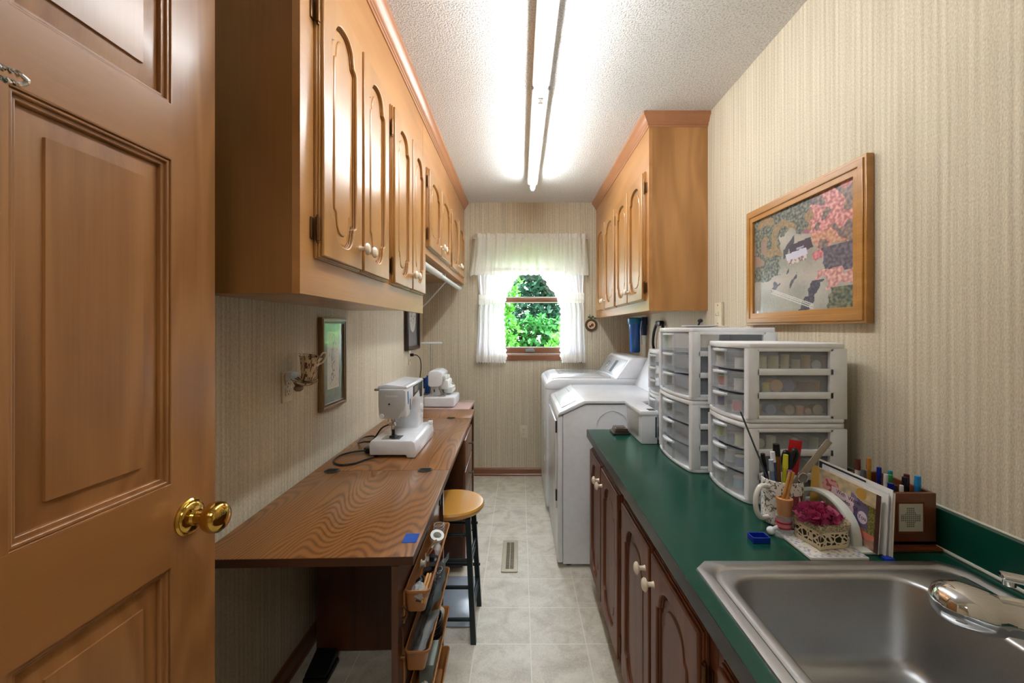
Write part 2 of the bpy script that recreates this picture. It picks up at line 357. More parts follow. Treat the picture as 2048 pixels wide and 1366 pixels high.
# baseboards
def bboard(name, poly, axis, a0, a1, mat): struct(name, MB().prism(poly, axis, a0, a1), mat)
pb = [(0, 0), (0.018, 0), (0.018, 0.012), (0.012, 0.02), (0.012, 0.058), (0.006, 0.07), (0, 0.07)]
bboard('baseboard_back', [(YB-p[0], p[1]) for p in pb], 'X', XL, XR, M_trim)
bboard('baseboard_left', [(XL+p[0], p[1]) for p in pb], 'Y', 0.0, YB-0.018, M_trimY)
# ------------------------------------------------------------------ window
wf = MB()
for x0, x1, z0, z1 in ((WX0, WX0+0.03, WZ0, WZ1), (WX1-0.03, WX1, WZ0, WZ1), (WX0, WX1, WZ1-0.03, WZ1), (WX0, WX1, WZ0, WZ0+0.012)):
    wf.box(x0, x1, YB+0.0, YB+0.115, z0, z1)
wf.box(WX0-0.03, WX0+0.004, YB-0.016, YB+0.001, WZ0-0.07, WZ1+0.06, 0.004); wf.box(WX1-0.004, WX1+0.03, YB-0.016, YB+0.001, WZ0-0.07, WZ1+0.06, 0.004)
wf.box(WX0-0.03, WX1+0.03, YB-0.016, YB+0.001, WZ1-0.004, WZ1+0.06, 0.004); wf.box(WX0-0.03, WX1+0.03, YB-0.016, YB+0.001, WZ0-0.045, WZ0+0.004, 0.004)
win = struct('window_1', wf, M_trim)
wsh = P('white window seal', 'f0f0ee', 0.4)
sash = MB(); y0, y1 = YB+0.03, YB+0.06; sx0, sx1 = WX0+0.03, WX1-0.03
sash.box(sx0, sx1, y0, y1, WZ0+0.012, WZ0+0.066, 0.003); sash.box(sx0, sx1, y0, y1, 1.553, 1.592, 0.003)
sash.box(sx0, sx0+0.045, y0, y1, WZ0+0.012, 1.59); sash.box(sx1-0.045, sx1, y0, y1, WZ0+0.012, 1.59)
s1 = struct('lower_sash', sash, M_trim, True, win)
up = MB(); up.box(sx0, sx0+0.045, y0+0.035, y1+0.035, 1.555, WZ1-0.03); up.box(sx1-0.045, sx1, y0+0.035, y1+0.035, 1.555, WZ1-0.03)
up.box(sx0, sx1, y0+0.035, y1+0.035, 1.555, 1.588); up.box(sx0, sx1, y0+0.035, y1+0.035, WZ1-0.075, WZ1-0.03); s2 = struct('upper_sash', up, M_trim, True, win)
ss = MB()
for z in (WZ0+0.066, 1.545, 1.592, 1.553): ss.box(sx0+0.04, sx1-0.04, y0+0.004, y0+0.012, z, z+0.008)
ss.box(sx0, sx1, y0-0.03, y0-0.02, WZ0+0.008, WZ0+0.016)
struct('seal_strip', ss, wsh, False, s1)
lk = MB(); lk.box(0.05, 0.13, YB+0.012, YB+0.03, 1.105, 1.125, 0.004); lk.cyl((0.065, YB+0.012, 1.125), (0.12, YB+0.008, 1.13), 0.004); struct('sash_lift', lk, M_grey, True, s1)
gm = bpy.data.materials.new('window glass'); gm.use_nodes = True; t = gm.node_tree; out = t.nodes['Material Output']; t.nodes.remove(t.nodes['Principled BSDF'])
tr = nd(t, 'ShaderNodeBsdfTransparent'); gl = nd(t, 'ShaderNodeBsdfGlossy'); gl.inputs['Roughness'].default_value = 0.02; mx = nd(t, 'ShaderNodeMixShader'); mx.inputs[0].default_value = 0.04
t.links.new(tr.outputs[0], mx.inputs[1]); t.links.new(gl.outputs[0], mx.inputs[2]); t.links.new(mx.outputs[0], out.inputs[0])
struct('glass_pane', MB().box(sx0+0.04, sx1-0.04, YB+0.043, YB+0.047, WZ0+0.06, 1.56), gm, False, s1)
struct('glass_pane', MB().box(sx0+0.04, sx1-0.04, YB+0.078, YB+0.082, 1.585, WZ1-0.07), gm, False, s2)

# ------------------------------------------------------------------ outside: lawn and trees
M_leaf = []
for nm, c in (('leaf bright', '4c8a2c'), ('leaf mid', '2c6a2c'), ('leaf teal', '1d4a34'), ('leaf dark', '173c22')):
    m = bpy.data.materials.new(nm); m.use_nodes = True; t = m.node_tree; b = t.nodes['Principled BSDF']
    oi = nd(t, 'ShaderNodeTexCoord'); n = nd(t, 'ShaderNodeTexNoise'); n.inputs['Scale'].default_value = 4; t.links.new(oi.outputs['Object'], n.inputs['Vector'])
    mx = nd(t, 'ShaderNodeMix', data_type='RGBA'); c1 = lin(c); mx.inputs['A'].default_value = c1; mx.inputs['B'].default_value = tuple(min(1, v*1.6) for v in c1[:3])+(1,)
    t.links.new(n.outputs['Fac'], mx.inputs['Factor']); t.links.new(mx.outputs['Result'], b.inputs['Base Color']); b.inputs['Roughness'].default_value = 0.5
    tl = nd(t, 'ShaderNodeBsdfTranslucent'); t.links.new(mx.outputs['Result'], tl.inputs[0]); ms = nd(t, 'ShaderNodeMixShader'); ms.inputs[0].default_value = 0.35
    t.links.new(b.outputs[0], ms.inputs[1]); t.links.new(tl.outputs[0], ms.inputs[2]); t.links.new(ms.outputs[0], t.nodes['Material Output'].inputs[0]); M_leaf.append(m)
M_bark = P('bark', '4b3c30', 0.9, bump=(40, 0.6))
lawn = struct('ground_outside', MB().box(-14, 14, YB+0.12, 40, -0.7, -0.6), P('lawn', '4c7a35', 0.95, bump=(60, 0.5)))
def foliage(blobs, n, size, seed, shell=0.55):
    rd = random.Random(seed); V = []; F = []
    vol = [b[3]*b[4]*b[5] for b in blobs]; tot = sum(vol)
    for (cx, cy, cz, rx, ry, rz), vo in zip(blobs, vol):
        for _ in range(int(n*vo/tot)):
            while True:
                p = Vector((rd.uniform(-1, 1), rd.uniform(-1, 1), rd.uniform(-1, 1)))
                if shell < p.length < 1: break
            q = Vector((cx+p.x*rx, cy+p.y*ry, cz+p.z*rz)) + Vector((N2(p.x*3, p.z*3, 2, seed), 0, N2(p.x*3, p.z*3, 2, seed+5)))*0.25*rx
            e = Euler((rd.uniform(-1.2, 1.2), rd.uniform(-0.9, 0.9), rd.uniform(0, 6.28))).to_matrix(); s = size*rd.uniform(0.6, 1.4)
            k = len(V)
            for a in ((0, -1, 0), (0.55, 0, 0.12), (0, 1.1, 0), (-0.55, 0, 0.12)): V.append(tuple(q+e @ (Vector(a)*s)))
            F.append((k, k+1, k+2, k+3))
    me = bpy.data.meshes.new('foliage'); me.from_pydata(V, [], F); return me
def tree(name, loc, blobs, n, size, mat, seed, label, cat, trunk=None, shell=0.4, group=None):
    r = thing(name, loc, label, cat, group)
    me = foliage(blobs, n, size, seed, shell); me.materials.append(mat); o = bpy.data.objects.new('foliage', me); C.collection.objects.link(o)
    me.transform(Matrix.Translation(-Vector(loc))); o.parent = r
    tb = MB()
    for pts, rad in (trunk or [([(loc[0], loc[1], -0.62), (loc[0]+0.05, loc[1], blobs[0][2])], 0.05)]):
        tb.tube(pts, rad, 8, 3)
    part('trunk', tb, M_bark, r); return r
tree('hedge', (0.3, 8.6, -0.6), [(-2.2, 8.9, 0.45, 1.0, 0.5, 1.15), (-0.6, 8.9, 0.5, 1.0, 0.5, 1.2), (0.35, 8.9, 0.45, 0.9, 0.5, 1.2), (1.2, 8.9, 0.5, 0.9, 0.5, 1.2), (2.7, 8.9, 0.4, 1.1, 0.5, 1.2)], 30000, 0.07, M_leaf[1], 3, 'dense mid green hedge of small leaves low beyond the window', 'hedge', shell=0.35)
tree('leafy_shrub', (-0.55, 7.6, -0.6), [(-0.55, 7.6, 1.15, 0.52, 0.35, 0.75), (-0.45, 7.6, 2.05, 0.45, 0.35, 0.62), (-1.2, 7.7, 0.8, 0.5, 0.35, 1.0)], 9000, 0.045, M_leaf[0], 5, 'bright green leafy shrub rising at the left of the window view', 'shrub', shell=0.3)
tree('leafy_shrub', (1.15, 7.4, -0.6), [(1.05, 7.4, 1.0, 0.55, 0.35, 0.52), (1.6, 7.5, 0.7, 0.6, 0.35, 0.9)], 6500, 0.045, M_leaf[0], 9, 'bright green rounded shrub at the right of the window view', 'shrub', shell=0.3)
tree('shade_tree', (0.95, 11.5, -0.6), [(0.6, 11.5, 2.7, 0.9, 0.6, 0.7), (1.5, 11.6, 2.35, 0.9, 0.6, 0.9), (0.1, 11.5, 1.7, 0.9, 0.5, 0.5), (1.0, 11.5, 1.6, 0.9, 0.5, 0.5)], 7500, 0.085, M_leaf[2], 13, 'dark teal tree with white sky showing through its thin crown', 'tree',
     [([(0.9, 11.5, -0.62), (0.95, 11.5, 1.2), (0.7, 11.5, 2.8)], 0.05), ([(0.93, 11.5, 1.0), (1.3, 11.5, 1.9), (1.5, 11.6, 2.6)], 0.03)], shell=0.0)
tree('overhanging_tree', (-1.6, 10.2, -0.6), [(-0.1, 10.0, 3.05, 0.8, 0.4, 0.42), (-1.6, 10.2, 3.0, 1.0, 0.5, 0.8), (0.7, 10.1, 3.05, 0.6, 0.4, 0.32), (1.3, 10.1, 3.3, 0.6, 0.4, 0.4)], 7000, 0.055, M_leaf[0], 17, 'light green boughs hanging across the top of the window view', 'tree',
     [([(-1.6, 10.2, -0.62), (-1.65, 10.2, 1.5), (-1.5, 10.2, 3.0)], 0.08), ([(-1.55, 10.2, 2.4), (-0.6, 10.1, 3.0), (0.9, 10.1, 3.2)], 0.025)], shell=0.0)
tree('dark_conifer', (-3.2, 13.5, -0.6), [(-3.0, 13.5, 2.2, 1.8, 1, 2.4)], 9000, 0.1, M_leaf[3], 21, 'dark green tree mass far left beyond the hedge', 'tree', shell=0.3)
tree('dark_conifer', (4.2, 13.0, -0.6), [(4.2, 13.0, 2.0, 1.8, 1, 2.0)], 9000, 0.1, M_leaf[3], 25, 'dark green tree mass far right beyond the hedge', 'tree', shell=0.3)

# ------------------------------------------------------------------ curtains
M_sheer = sheer('sheer white cotton', 'fdfdfd', 0.80, 0.9, 0.55)
M_lace = sheer('cream lace', 'f5f2ea', 0.92, 0.9, 0.45)
def interp(tbl, z):
    tbl = sorted(tbl)
    if z <= tbl[0][0]: return tbl[0][1]
    for (a, va), (b_, vb) in zip(tbl, tbl[1:]):
        if z <= b_:
            q = (z-a)/(b_-a); q = q*q*(3-2*q); return va+(vb-va)*q
    return tbl[-1][1]
def cloth(name, z0, z1, nz, nu, fx0, fx1, fy, mat, parent, thick=0.0008, scal=None):
    V = []; F = []
    for j in range(nz+1):
        for i in range(nu+1):
            u = i/nu; z = z0+(z1-z0)*j/nz
            x = fx0(z)*(1-u)+fx1(z)*u
            zz = z
            if scal and j == 0: zz = z-scal(u)
            V.append((x, fy(u, z), zz))
    for j in range(nz):
        for i in range(nu):
            k = j*(nu+1)+i; F.append((k, k+1, k+nu+2, k+nu+1))
    me = bpy.data.meshes.new(name); me.from_pydata(V, [], F); me.materials.append(mat)
    me.polygons.foreach_set('use_smooth', [True]*len(F))
    o = bpy.data.objects.new(name, me); C.collection.objects.link(o); me.transform(Matrix.Translation(-origin(parent))); o.parent = parent; return o
def panel(label, inner, outer, ph, tiez, loc):
    r = thing('curtain', loc, label, 'curtain')
    def fy(u, z):
        g = 1-0.6*math.exp(-((z-tiez)/0.12)**2)
        return YB-0.06 + g*(0.014*math.sin(u*30+ph+1.5*math.sin(z*4))+0.008*math.sin(u*67+ph*2+z*2)) 
    o = cloth('sheer_cloth', 1.03, 2.10, 60, 90, lambda z: interp(outer, z), lambda z: interp(inner, z), fy, M_sheer, r, scal=lambda u: 0.008*abs(math.sin(u*34)))
    # lace hem and lace edge, slightly in front
    cloth('lace_hem', 1.02, 1.085, 4, 90, lambda z: interp(outer, z), lambda z: interp(inner, z), lambda u, z: fy(u, z)-0.004, M_lace, r, scal=lambda u: 0.010*abs(math.sin(u*34)))
    def ix(z): return interp(inner, z)
    sg = 1 if interp(inner, 1.5) > interp(outer, 1.5) else -1
    cloth('lace_edge', 1.04, 1.80, 90, 4, lambda z: ix(z)-sg*0.012, lambda z: ix(z)+sg*(0.012+0.006*math.sin(z*130)), lambda u, z: fy(1, z)-0.005, M_lace, r)
    # tie-back band
    a = outer; tb = MB()
    V = []
    xo = interp(outer, tiez); xi = interp(inner, tiez)
    def ty(u, z): return YB-0.088-0.012*math.sin(u*PI)+0.003*math.sin(u*60)
    cloth('tie_back', tiez-0.04, tiez+0.045, 8, 40, lambda z: xo-sg*0.006, lambda z: xi+sg*0.004, lambda u, z: ty(u, z)+0.004*math.sin((z-tiez)*160), M_lace, r, scal=lambda u: 0.006*abs(math.sin(u*26)))
    return r
panel('left sheer white curtain panel gathered by a lace tie-back', [(1.03, -0.125), (1.2, -0.14), (1.44, -0.15), (1.53, -0.145), (1.60, -0.125), (1.70, -0.075), (1.80, -0.01), (2.10, 0.086)],
      [(1.03, -0.385), (1.45, -0.365), (1.58, -0.355), (1.8, -0.372), (2.1, -0.39)], 0.3, 1.565, (-0.3, YB-0.06, 1.03))
panel('right sheer white curtain panel gathered by a lace tie-back', [(1.03, 0.365), (1.2, 0.36), (1.44, 0.365), (1.53, 0.36), (1.60, 0.325), (1.70, 0.25), (1.80, 0.185), (2.10, 0.09)],
      [(1.03, 0.58), (1.45, 0.565), (1.58, 0.555), (1.8, 0.56), (2.1, 0.57)], 2.1, 1.58, (0.48, YB-0.06, 1.03))
r = thing('curtain_valance', (0.09, YB-0.09, 2.1), 'cream gathered valance with lace hem across the top of the window', 'valance')
def vy(u, z):
    y = YB-0.10+0.011*math.sin(u*75+0.8*math.sin(z*9))+0.006*math.sin(u*160+1)
    return y+0.09*(max(0, abs(u-0.5)-0.465)/0.035)
cloth('gathered_cloth', 1.815, 2.12, 26, 200, lambda z: -0.42-0.03*(2.12-z)/0.3, lambda z: 0.60+0.01*(2.12-z)/0.3, vy, M_lace, r)
cloth('lace_hem', 1.785, 1.84, 4, 200, lambda z: -0.452, lambda z: 0.611, lambda u, z: vy(u, z)-0.004, M_lace, r, scal=lambda u: 0.010*abs(math.sin(u*70)))
cloth('ruffle', 2.10, 2.14, 4, 200, lambda z: -0.42, lambda z: 0.60, lambda u, z: vy(u, z)-0.006+0.006*math.sin(u*230), M_lace, r)
rod = MB().tube([(-0.41, YB-0.002, 2.10), (-0.405, YB-0.085, 2.10), (-0.38, YB-0.09, 2.10), (0.56, YB-0.09, 2.10), (0.585, YB-0.085, 2.10), (0.59, YB-0.002, 2.10)], 0.006, 8, 1)
part('rod', rod, M_white, r)

# ------------------------------------------------------------------ cabinet doors
def arch_loop(a, vb, vt, both=True, h=0.075):
    def end(sgn, v):  # going from +a side to -a side at the top (sgn=1)
        s = v-sgn*h; pts = [(a, s), (a-0.004, s+sgn*0.006), (a-0.014, s+sgn*0.009), (a-0.019, s+sgn*0.013), (a-0.019, s+sgn*0.021), (a-0.022, s+sgn*0.024)]
        ax = a-0.022; y0 = s+sgn*0.024
        for k in range(1, 12):
            t = PI*k/24; pts.append((ax*math.cos(t)**0.85, y0+sgn*(abs(v-y0))*math.sin(t)))
        pts.append((0, v))
        return pts+[(-x, y) for x, y in reversed(pts[:-1])]
    top = end(1, vt)
    bot = [(-x, y) for x, y in end(-1, vb)] if both else [(-a, vb), (a, vb)]
    return top+bot
def inset(loop, d):
    n = len(loop); cx = sum(p[0] for p in loop)/n; ys = [p[1] for p in loop]; cy = (max(ys)+min(ys))/2; ax = max(p[0] for p in loop); ay = (max(ys)-min(ys))/2
    return [(p[0]*(ax-d)/ax, cy+(p[1]-cy)*(ay-d)/ay) for p in loop]
def door_mesh(w, h, both=True, stile=0.052):
    a = w/2-stile; hole = arch_loop(a, 0.05, h-0.05, both, min(0.075, h*0.14))
    rect = lambda e: [(-w/2+e, e), (w/2-e, e), (w/2-e, h-e), (-w/2+e, h-e)]
    m = MB()
    m.mesh(plate([rect(0), hole], 0.008, 0.002), Matrix.Translation((0, 0, 0.004)))
    m.mesh(plate([rect(0.003), hole], 0.006, 0.0025), Matrix.Translation((0, 0, 0.0105)))
    m.mesh(plate([rect(0.007), hole], 0.009, 0.0035, 3), Matrix.Translation((0, 0, 0.0175)))
    m.mesh(plate([inset(hole, -0.004)], 0.004), Matrix.Translation((0, 0, 0.002)))
    m.mesh(plate([inset(hole, 0.006)], 0.010, 0.0045, 3), Matrix.Translation((0, 0, 0.0065)))
    m.mesh(plate([inset(hole, 0.030)], 0.011, 0.005, 3), Matrix.Translation((0, 0, 0.0095)))
    return m
def knob_mb(base, n, s=1.0):
    ax = 'X' if n > 0 else '-X'
    return MB().lathe([(0.009*s, 0), (0.007*s, 0.004), (0.006*s, 0.014), (0.008*s, 0.018), (0.0165*s, 0.021), (0.0175*s, 0.025), (0.014*s, 0.030), (0.007*s, 0.033), (0, 0.0335)], base, ax, 24)
def hinge_mb(x, y, z, n, side):
    # barrel on door edge, leaf on the face frame
    m = MB(); m.cyl((x+n*0.012, y, z-0.028), (x+n*0.012, y, z+0.028), 0.0055, seg=12)
    m.box(x, x+n*0.004, min(y, y-side*0.016), max(y, y-side*0.016), z-0.026, z+0.026, 0.001)
    m.cyl((x+n*0.012, y, z-0.034), (x+n*0.012, y, z-0.028), 0.0035, seg=8); m.cyl((x+n*0.012, y, z+0.028), (x+n*0.012, y, z+0.034), 0.0035, seg=8); return m
def add_door(root, xf, n, y0, y1, z0, z1, knob_y, knob_z, hinge_side, mat, label=None, both=True):
    """xf: face plane; n=+1 faces +X, -1 faces -X; hinge_side +1 at y1, -1 at y0"""
    w = y1-y0; h = z1-z0; m = door_mesh(w, h, both)
    M = basis((xf, (y0+y1)/2, z0), (0, n, 0), (0, 0, 1), (n, 0, 0)); m.xf(M)
    d = part('door', m, mat, root, angle=40)
    part('knob', knob_mb((xf+n*0.021, knob_y, knob_z), n), M_knob, d)
    yy = y1+0.003 if hinge_side > 0 else y0-0.003
    if hinge_side:
        for z in (z0+min(0.07, h*0.18), z1-min(0.09, h*0.18)): part('hinge', hinge_mb(xf, yy, z, n, -hinge_side), M_bronze, d)
    return d
def sweep(path, prof, outs):
    """mitred sweep: path of (x,y), outs = per-vertex outward offset direction, prof=(out,z)"""
    m = MB(); rows = []
    for (x, y), (ox, oy) in zip(path, outs): rows.append([m.bm.verts.new((x+ox*o, y+oy*o, z)) for o, z in prof])
    for a, b in zip(rows, rows[1:]):
        k = len(prof)
        for i in range(k): m.bm.faces.new((a[i], a[(i+1) % k], b[(i+1) % k], b[i]))
    m.bm.faces.new(rows[0]); m.bm.faces.new(list(reversed(rows[-1]))); return m
crown_prof = [(-0.01, 2.372), (0.004, 2.372), (0.006, 2.380), (0.010, 2.382), (0.010, 2.390), (0.016, 2.394), (0.022, 2.404), (0.031, 2.418), (0.038, 2.424), (0.038, ZC), (-0.01, ZC)]
# left wall cabinet, near (tall doors)
XF = -0.498
r = thing('wall_cabinet', (XL, 0.962, 1.387), 'large honey wood wall cabinet with four tall arched doors nearest the camera on the left', 'cabinet')
b1 = MB(); b1.box(XL, XF-0.018, 0.98, 2.18, 1.402, ZC, 0); part('body', b1, M_cab, r, False)
part('side_panel', MB().box(XL, XF-0.018, 0.962, 0.98, 1.387, ZC), wood('maple side painted shade', 'b5803f', '6e451d', 'Z', contour=3, contrast=0.15, fine=0.2, blotch=0.9, freq=3, rough=0.5, coat=0.0), r, False); ff = MB()  # cabinet wood darkened here, the side's shade is put into its colour
ff.box(XF-0.018, XF, 0.962, 2.18, 1.387, 1.49); ff.box(XF-0.018, XF, 0.962, 2.18, 2.15, ZC); ff.box(XF-0.018, XF, 0.962, 1.04, 1.49, 2.15); ff.box(XF-0.018, XF, 1.54, 1.63, 1.49, 2.15); ff.box(XF-0.018, XF, 2.13, 2.18, 1.49, 2.15)
part('face_frame', ff, M_cabY, r, False)
for y0, y1, k, hs in ((1.025, 1.291, 1.262, -1), (1.295, 1.556, 1.325, 1), (1.617, 1.888, 1.860, -1), (1.892, 2.152, 1.922, 1)): add_door(r, XF, 1, y0, y1, 1.477, 2.163, k, 1.545, hs, M_cab)
# left wall cabinet, far (short doors)
r = thing('wall_cabinet', (XL, 2.182, 1.705), 'long honey wood wall cabinet with four short arched doors above the hanging rod', 'cabinet')
b1 = MB(); b1.box(XL, XF-0.018, 2.182, YB, 1.72, ZC); part('body', b1, M_cab, r, False)
ff = MB(); ff.box(XF-0.018, XF, 2.182, YB, 1.705, ZC); ff.box(XF-0.03, XF-0.018, 2.182, YB, 1.705, 1.73); part('face_frame', ff, M_cabY, r, False)
for y0, y1, k, hs in ((2.245, 2.588, 2.555, -1), (2.594, 2.938, 2.628, 1), (2.996, 3.325, 3.295, -1), (3.331, 3.665, 3.362, 1)): add_door(r, XF, 1, y0, y1, 1.742, 2.163, k, 1.80, hs, M_cab)
struct('trim_1', sweep([(XF, 0.962), (XF, YB)], crown_prof, [(1, 0), (1, 0)]), M_crown, True)
# right wall cabinet
XG = 0.68
r = thing('wall_cabinet', (XR, 2.24, 1.405), 'honey wood wall cabinet with four arched doors over the washer and dryer', 'cabinet')
b1 = MB(); b1.box(XG+0.018, XR, 2.26, YB, 1.42, ZC); part('body', b1, M_cab, r, False)
part('side_panel', MB().box(XG+0.018, XR, 2.24, 2.26, 1.405, ZC), wood('figured maple side', 'cf9a60', '8a5a2c', 'Z', contour=7, contrast=0.22, fine=0.2, blotch=0.7, freq=5, along=0.9, rough=0.32, coat=0.3), r, False)
ff = MB(); ff.box(XG, XG+0.018, 2.24, YB, 1.405, ZC); part('face_frame', ff, M_cabY, r, False)
for y0, y1, k, hs in ((2.29, 2.61, 2.58, -1), (2.615, 2.935, 2.645, 1), (2.98, 3.327, 3.297, -1), (3.332, 3.675, 3.362, 1)): add_door(r, XG, -1, y0, y1, 1.46, 2.156, k, 1.53, hs, M_cab)
struct('trim_2', sweep([(XG, YB), (XG, 2.24), (XR, 2.24)], crown_prof, [(-1, 0), (-1, -1), (0, -1)]), M_crown, True)

# hanging rod with support bracket
RX, RZ = -0.52, 1.655
r = thing('hanging_rod', (RX, 3.0, RZ), 'white closet rod hung under the far left wall cabinet', 'rod')
rm = MB(); rm.cyl((RX, 2.19, RZ), (RX, 2.75, RZ), 0.019); rm.cyl((RX, 2.75, RZ), (RX, 3.60, RZ), 0.016); rm.cyl((RX, 2.74, RZ), (RX, 2.755, RZ), 0.021); rm.cyl((RX, 3.58, RZ), (RX, 3.61, RZ), 0.021)
part('rod', rm, P('grey white tube', 'd6d6d4', 0.35), r)
bk = MB(); bk.tube([(XL+0.003, 3.0, 1.47), (-0.80, 3.0, 1.445), (-0.70, 3.0, 1.455), (RX-0.02, 3.0, RZ-0.03), (RX, 3.0, RZ-0.02)], 0.005, 8, 3); bk.box(XL, XL+0.006, 2.985, 3.015, 1.45, 1.70)
bk.box(XL, RX-0.005, 2.992, 3.008, 1.694, 1.702); bk.box(RX-0.02, RX-0.004, 2.992, 3.008, RZ, 1.700); part('bracket', bk, M_white, r)
# ------------------------------------------------------------------ entry door
dv = Vector((0.0353, 1, 0)).normalized(); dn = Vector((dv.y, -dv.x, 0)); H0 = Vector((-0.624, 0.87, 0)) - dv*0.79
MD = basis(H0-dn*0.0175, dv, Vector((0, 0, 1)), dn)
cols = ((0.105, 0.341), (0.449, 0.685)); rows_ = ((0.24, 0.876), (1.027, 1.61), (1.711, 1.93))
holes = [[(a, c), (b_, c), (b_, d), (a, d)] for a, b_ in cols for c, d in rows_]
m = MB(); m.mesh(plate([[(0, 0.012), (0.79, 0.012), (0.79, 2.04), (0, 2.04)]]+holes, 0.035, 0.001)).xf(MD)
door = struct('door_1', m, M_door, True)
def rails():
    q = MB()
    for z0, z1 in ((0.876, 1.027), (1.61, 1.711), (1.93, 2.04), (0.012, 0.24)):
        q.box(0.107, 0.683, z0+0.002, z1-0.002, 0.0170, 0.0180)
    for c0, c1 in ((0.24, 0.876), (1.027, 1.61), (1.711, 1.93)): pass
    return q
part('rail_face', rails().xf(MD), M_doorY, door)
pm = MB()
for a, b_ in cols:
    for c, d in rows_:
        # bolection step around the opening, sunk flat and raised field
        for e0, e1, t0, t1 in ((0.0, 0.006, 0.006, 0.0145), (0.004, 0.013, 0.0, 0.0095)):
            o_ = [(a+e0, c+e0), (b_-e0, c+e0), (b_-e0, d-e0), (a+e0, d-e0)]; i_ = [(a+e1, c+e1), (b_-e1, c+e1), (b_-e1, d-e1), (a+e1, d-e1)]
            pm.mesh(plate([o_, i_], t1-t0, 0.002), Matrix.Translation((0, 0, (t0+t1)/2)))
        pm.box(a-0.002, b_+0.002, c-0.002, d+0.002, -0.012, 0.0015)
        f = 0.045; v = []
        lo = [(a+0.013, c+0.013), (b_-0.013, c+0.013), (b_-0.013, d-0.013), (a+0.013, d-0.013)]; hi = [(a+f, c+f), (b_-f, c+f), (b_-f, d-f), (a+f, d-f)]
        A = [pm.bm.verts.new((x, y, 0.0018)) for x, y in lo]; B_ = [pm.bm.verts.new((x, y, 0.006)) for x, y in hi]; D_ = [pm.bm.verts.new((x+(0.001 if x > (a+b_)/2 else -0.001)*-1, y, 0.0095)) for x, y in hi]
        for i in range(4):
            j = (i+1) % 4; pm.bm.faces.new((A[i], A[j], B_[j], B_[i])); pm.bm.faces.new((B_[i], B_[j], D_[j], D_[i]))
        pm.bm.faces.new(D_)
part('door_panel', pm.xf(MD), M_door, door, angle=20)
kz = 0.951; kc = H0+dv*(0.79-0.066); kc.z = kz
Mk = basis(kc, dv, Vector((0, 0, 1)), dn)
part('knob_rose', MB().lathe([(0.034, 0), (0.034, 0.003), (0.031, 0.006), (0.029, 0.005), (0.028, 0.008), (0.024, 0.011), (0.016, 0.013), (0.014, 0.018)], M=Mk), M_brass, door)
part('door_knob', MB().lathe([(0.012, 0.012), (0.011, 0.028), (0.016, 0.034), (0.025, 0.040), (0.0285, 0.050), (0.0275, 0.060), (0.022, 0.067), (0.012, 0.071), (0, 0.072)], M=Mk, seg=40), M_brass, door)
# twisted wire hook hanging on the door
hx, hy, hz = -0.612, 0.507, 1.612
m = MB()
def twist(p0, p1, r, n, tr):
    p0 = Vector(p0); p1 = Vector(p1); d = (p1-p0); u = d.normalized().cross(Vector((0, 0, 1))).normalized(); v = d.normalized().cross(u)
    for ph in (0, PI):
        m.tube([p0+d*k/24+(u*math.cos(ph+n*2*PI*k/24)+v*math.sin(ph+n*2*PI*k/24))*r for k in range(25)], tr, 6, 1)
twist((hx, hy-0.06, hz-0.006), (hx+0.004, hy+0.010, hz+0.003), 0.0028, 5, 0.0017); twist((hx, hy-0.06, hz-0.019), (hx+0.004, hy+0.004, hz-0.011), 0.0028, 5, 0.0017)
m.tube([(hx+0.004, hy+0.010, hz+0.003), (hx+0.006, hy+0.016, hz-0.002), (hx+0.004, hy+0.010, hz-0.009), (hx+0.004, hy+0.004, hz-0.011)], 0.003, 8, 4)
m.tube([(hx, hy-0.06, hz-0.006), (hx, hy-0.066, hz-0.012), (hx, hy-0.06, hz-0.019)], 0.003, 8, 4)
m.cyl((-0.66, hy-0.03, hz-0.012), (hx+0.001, hy-0.03, hz-0.012), 0.003)
solo('wire_hook', m, M_chrome, 'small twisted silver wire hook on the wooden door at the left edge', 'hook', (hx, hy-0.03, hz-0.012))

# ------------------------------------------------------------------ sewing desk (slightly askew against the left wall)
ANG = math.atan(0.0282); PV = Vector((-0.57, 2.0, 0))
def askew(o):
    l = o.location.copy(); R = Matrix.Rotation(ANG, 3, 'Z'); o.location = PV + R @ (l-PV); o.rotation_euler.z += ANG
DX0, DX1, DZ = -0.832, -0.293, 0.74
desk = thing('sewing_desk', (-0.57, 2.0, 0), 'long brown oak laminate sewing desk with folded-out leaf along the left wall', 'desk')
part('folding_leaf', MB().box(DX0, DX1, 1.05, 1.7035, DZ-0.022, DZ, 0.0015), M_desk, desk)
part('desk_top', MB().box(DX0, DX1, 1.7055, 2.709, DZ-0.022, DZ, 0.0015), M_desk, desk)
part('end_leaf', MB().box(DX0, DX1, 2.711, 3.01, DZ-0.022, DZ, 0.0015), M_desk, desk)
part('edge_band', MB().box(DX0, DX1, 1.0492, 1.0502, DZ-0.022, DZ-0.0012).box(DX1-0.0004, DX1+0.0006, 1.05, 1.70, DZ-0.022, DZ-0.0012), P('dark edge band', '4a2a16', 0.4), desk)
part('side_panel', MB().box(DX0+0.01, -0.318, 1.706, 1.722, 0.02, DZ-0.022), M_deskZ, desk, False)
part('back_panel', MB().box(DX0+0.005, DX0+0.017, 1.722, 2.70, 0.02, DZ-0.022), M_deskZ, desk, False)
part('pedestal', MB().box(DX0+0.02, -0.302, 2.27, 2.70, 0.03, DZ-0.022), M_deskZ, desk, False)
dr_m = wood('drawer laminate', '7d4a30', '4a2818', 'Y', contour=6, contrast=0.2, fine=0.35, rough=0.28, coat=0.3)
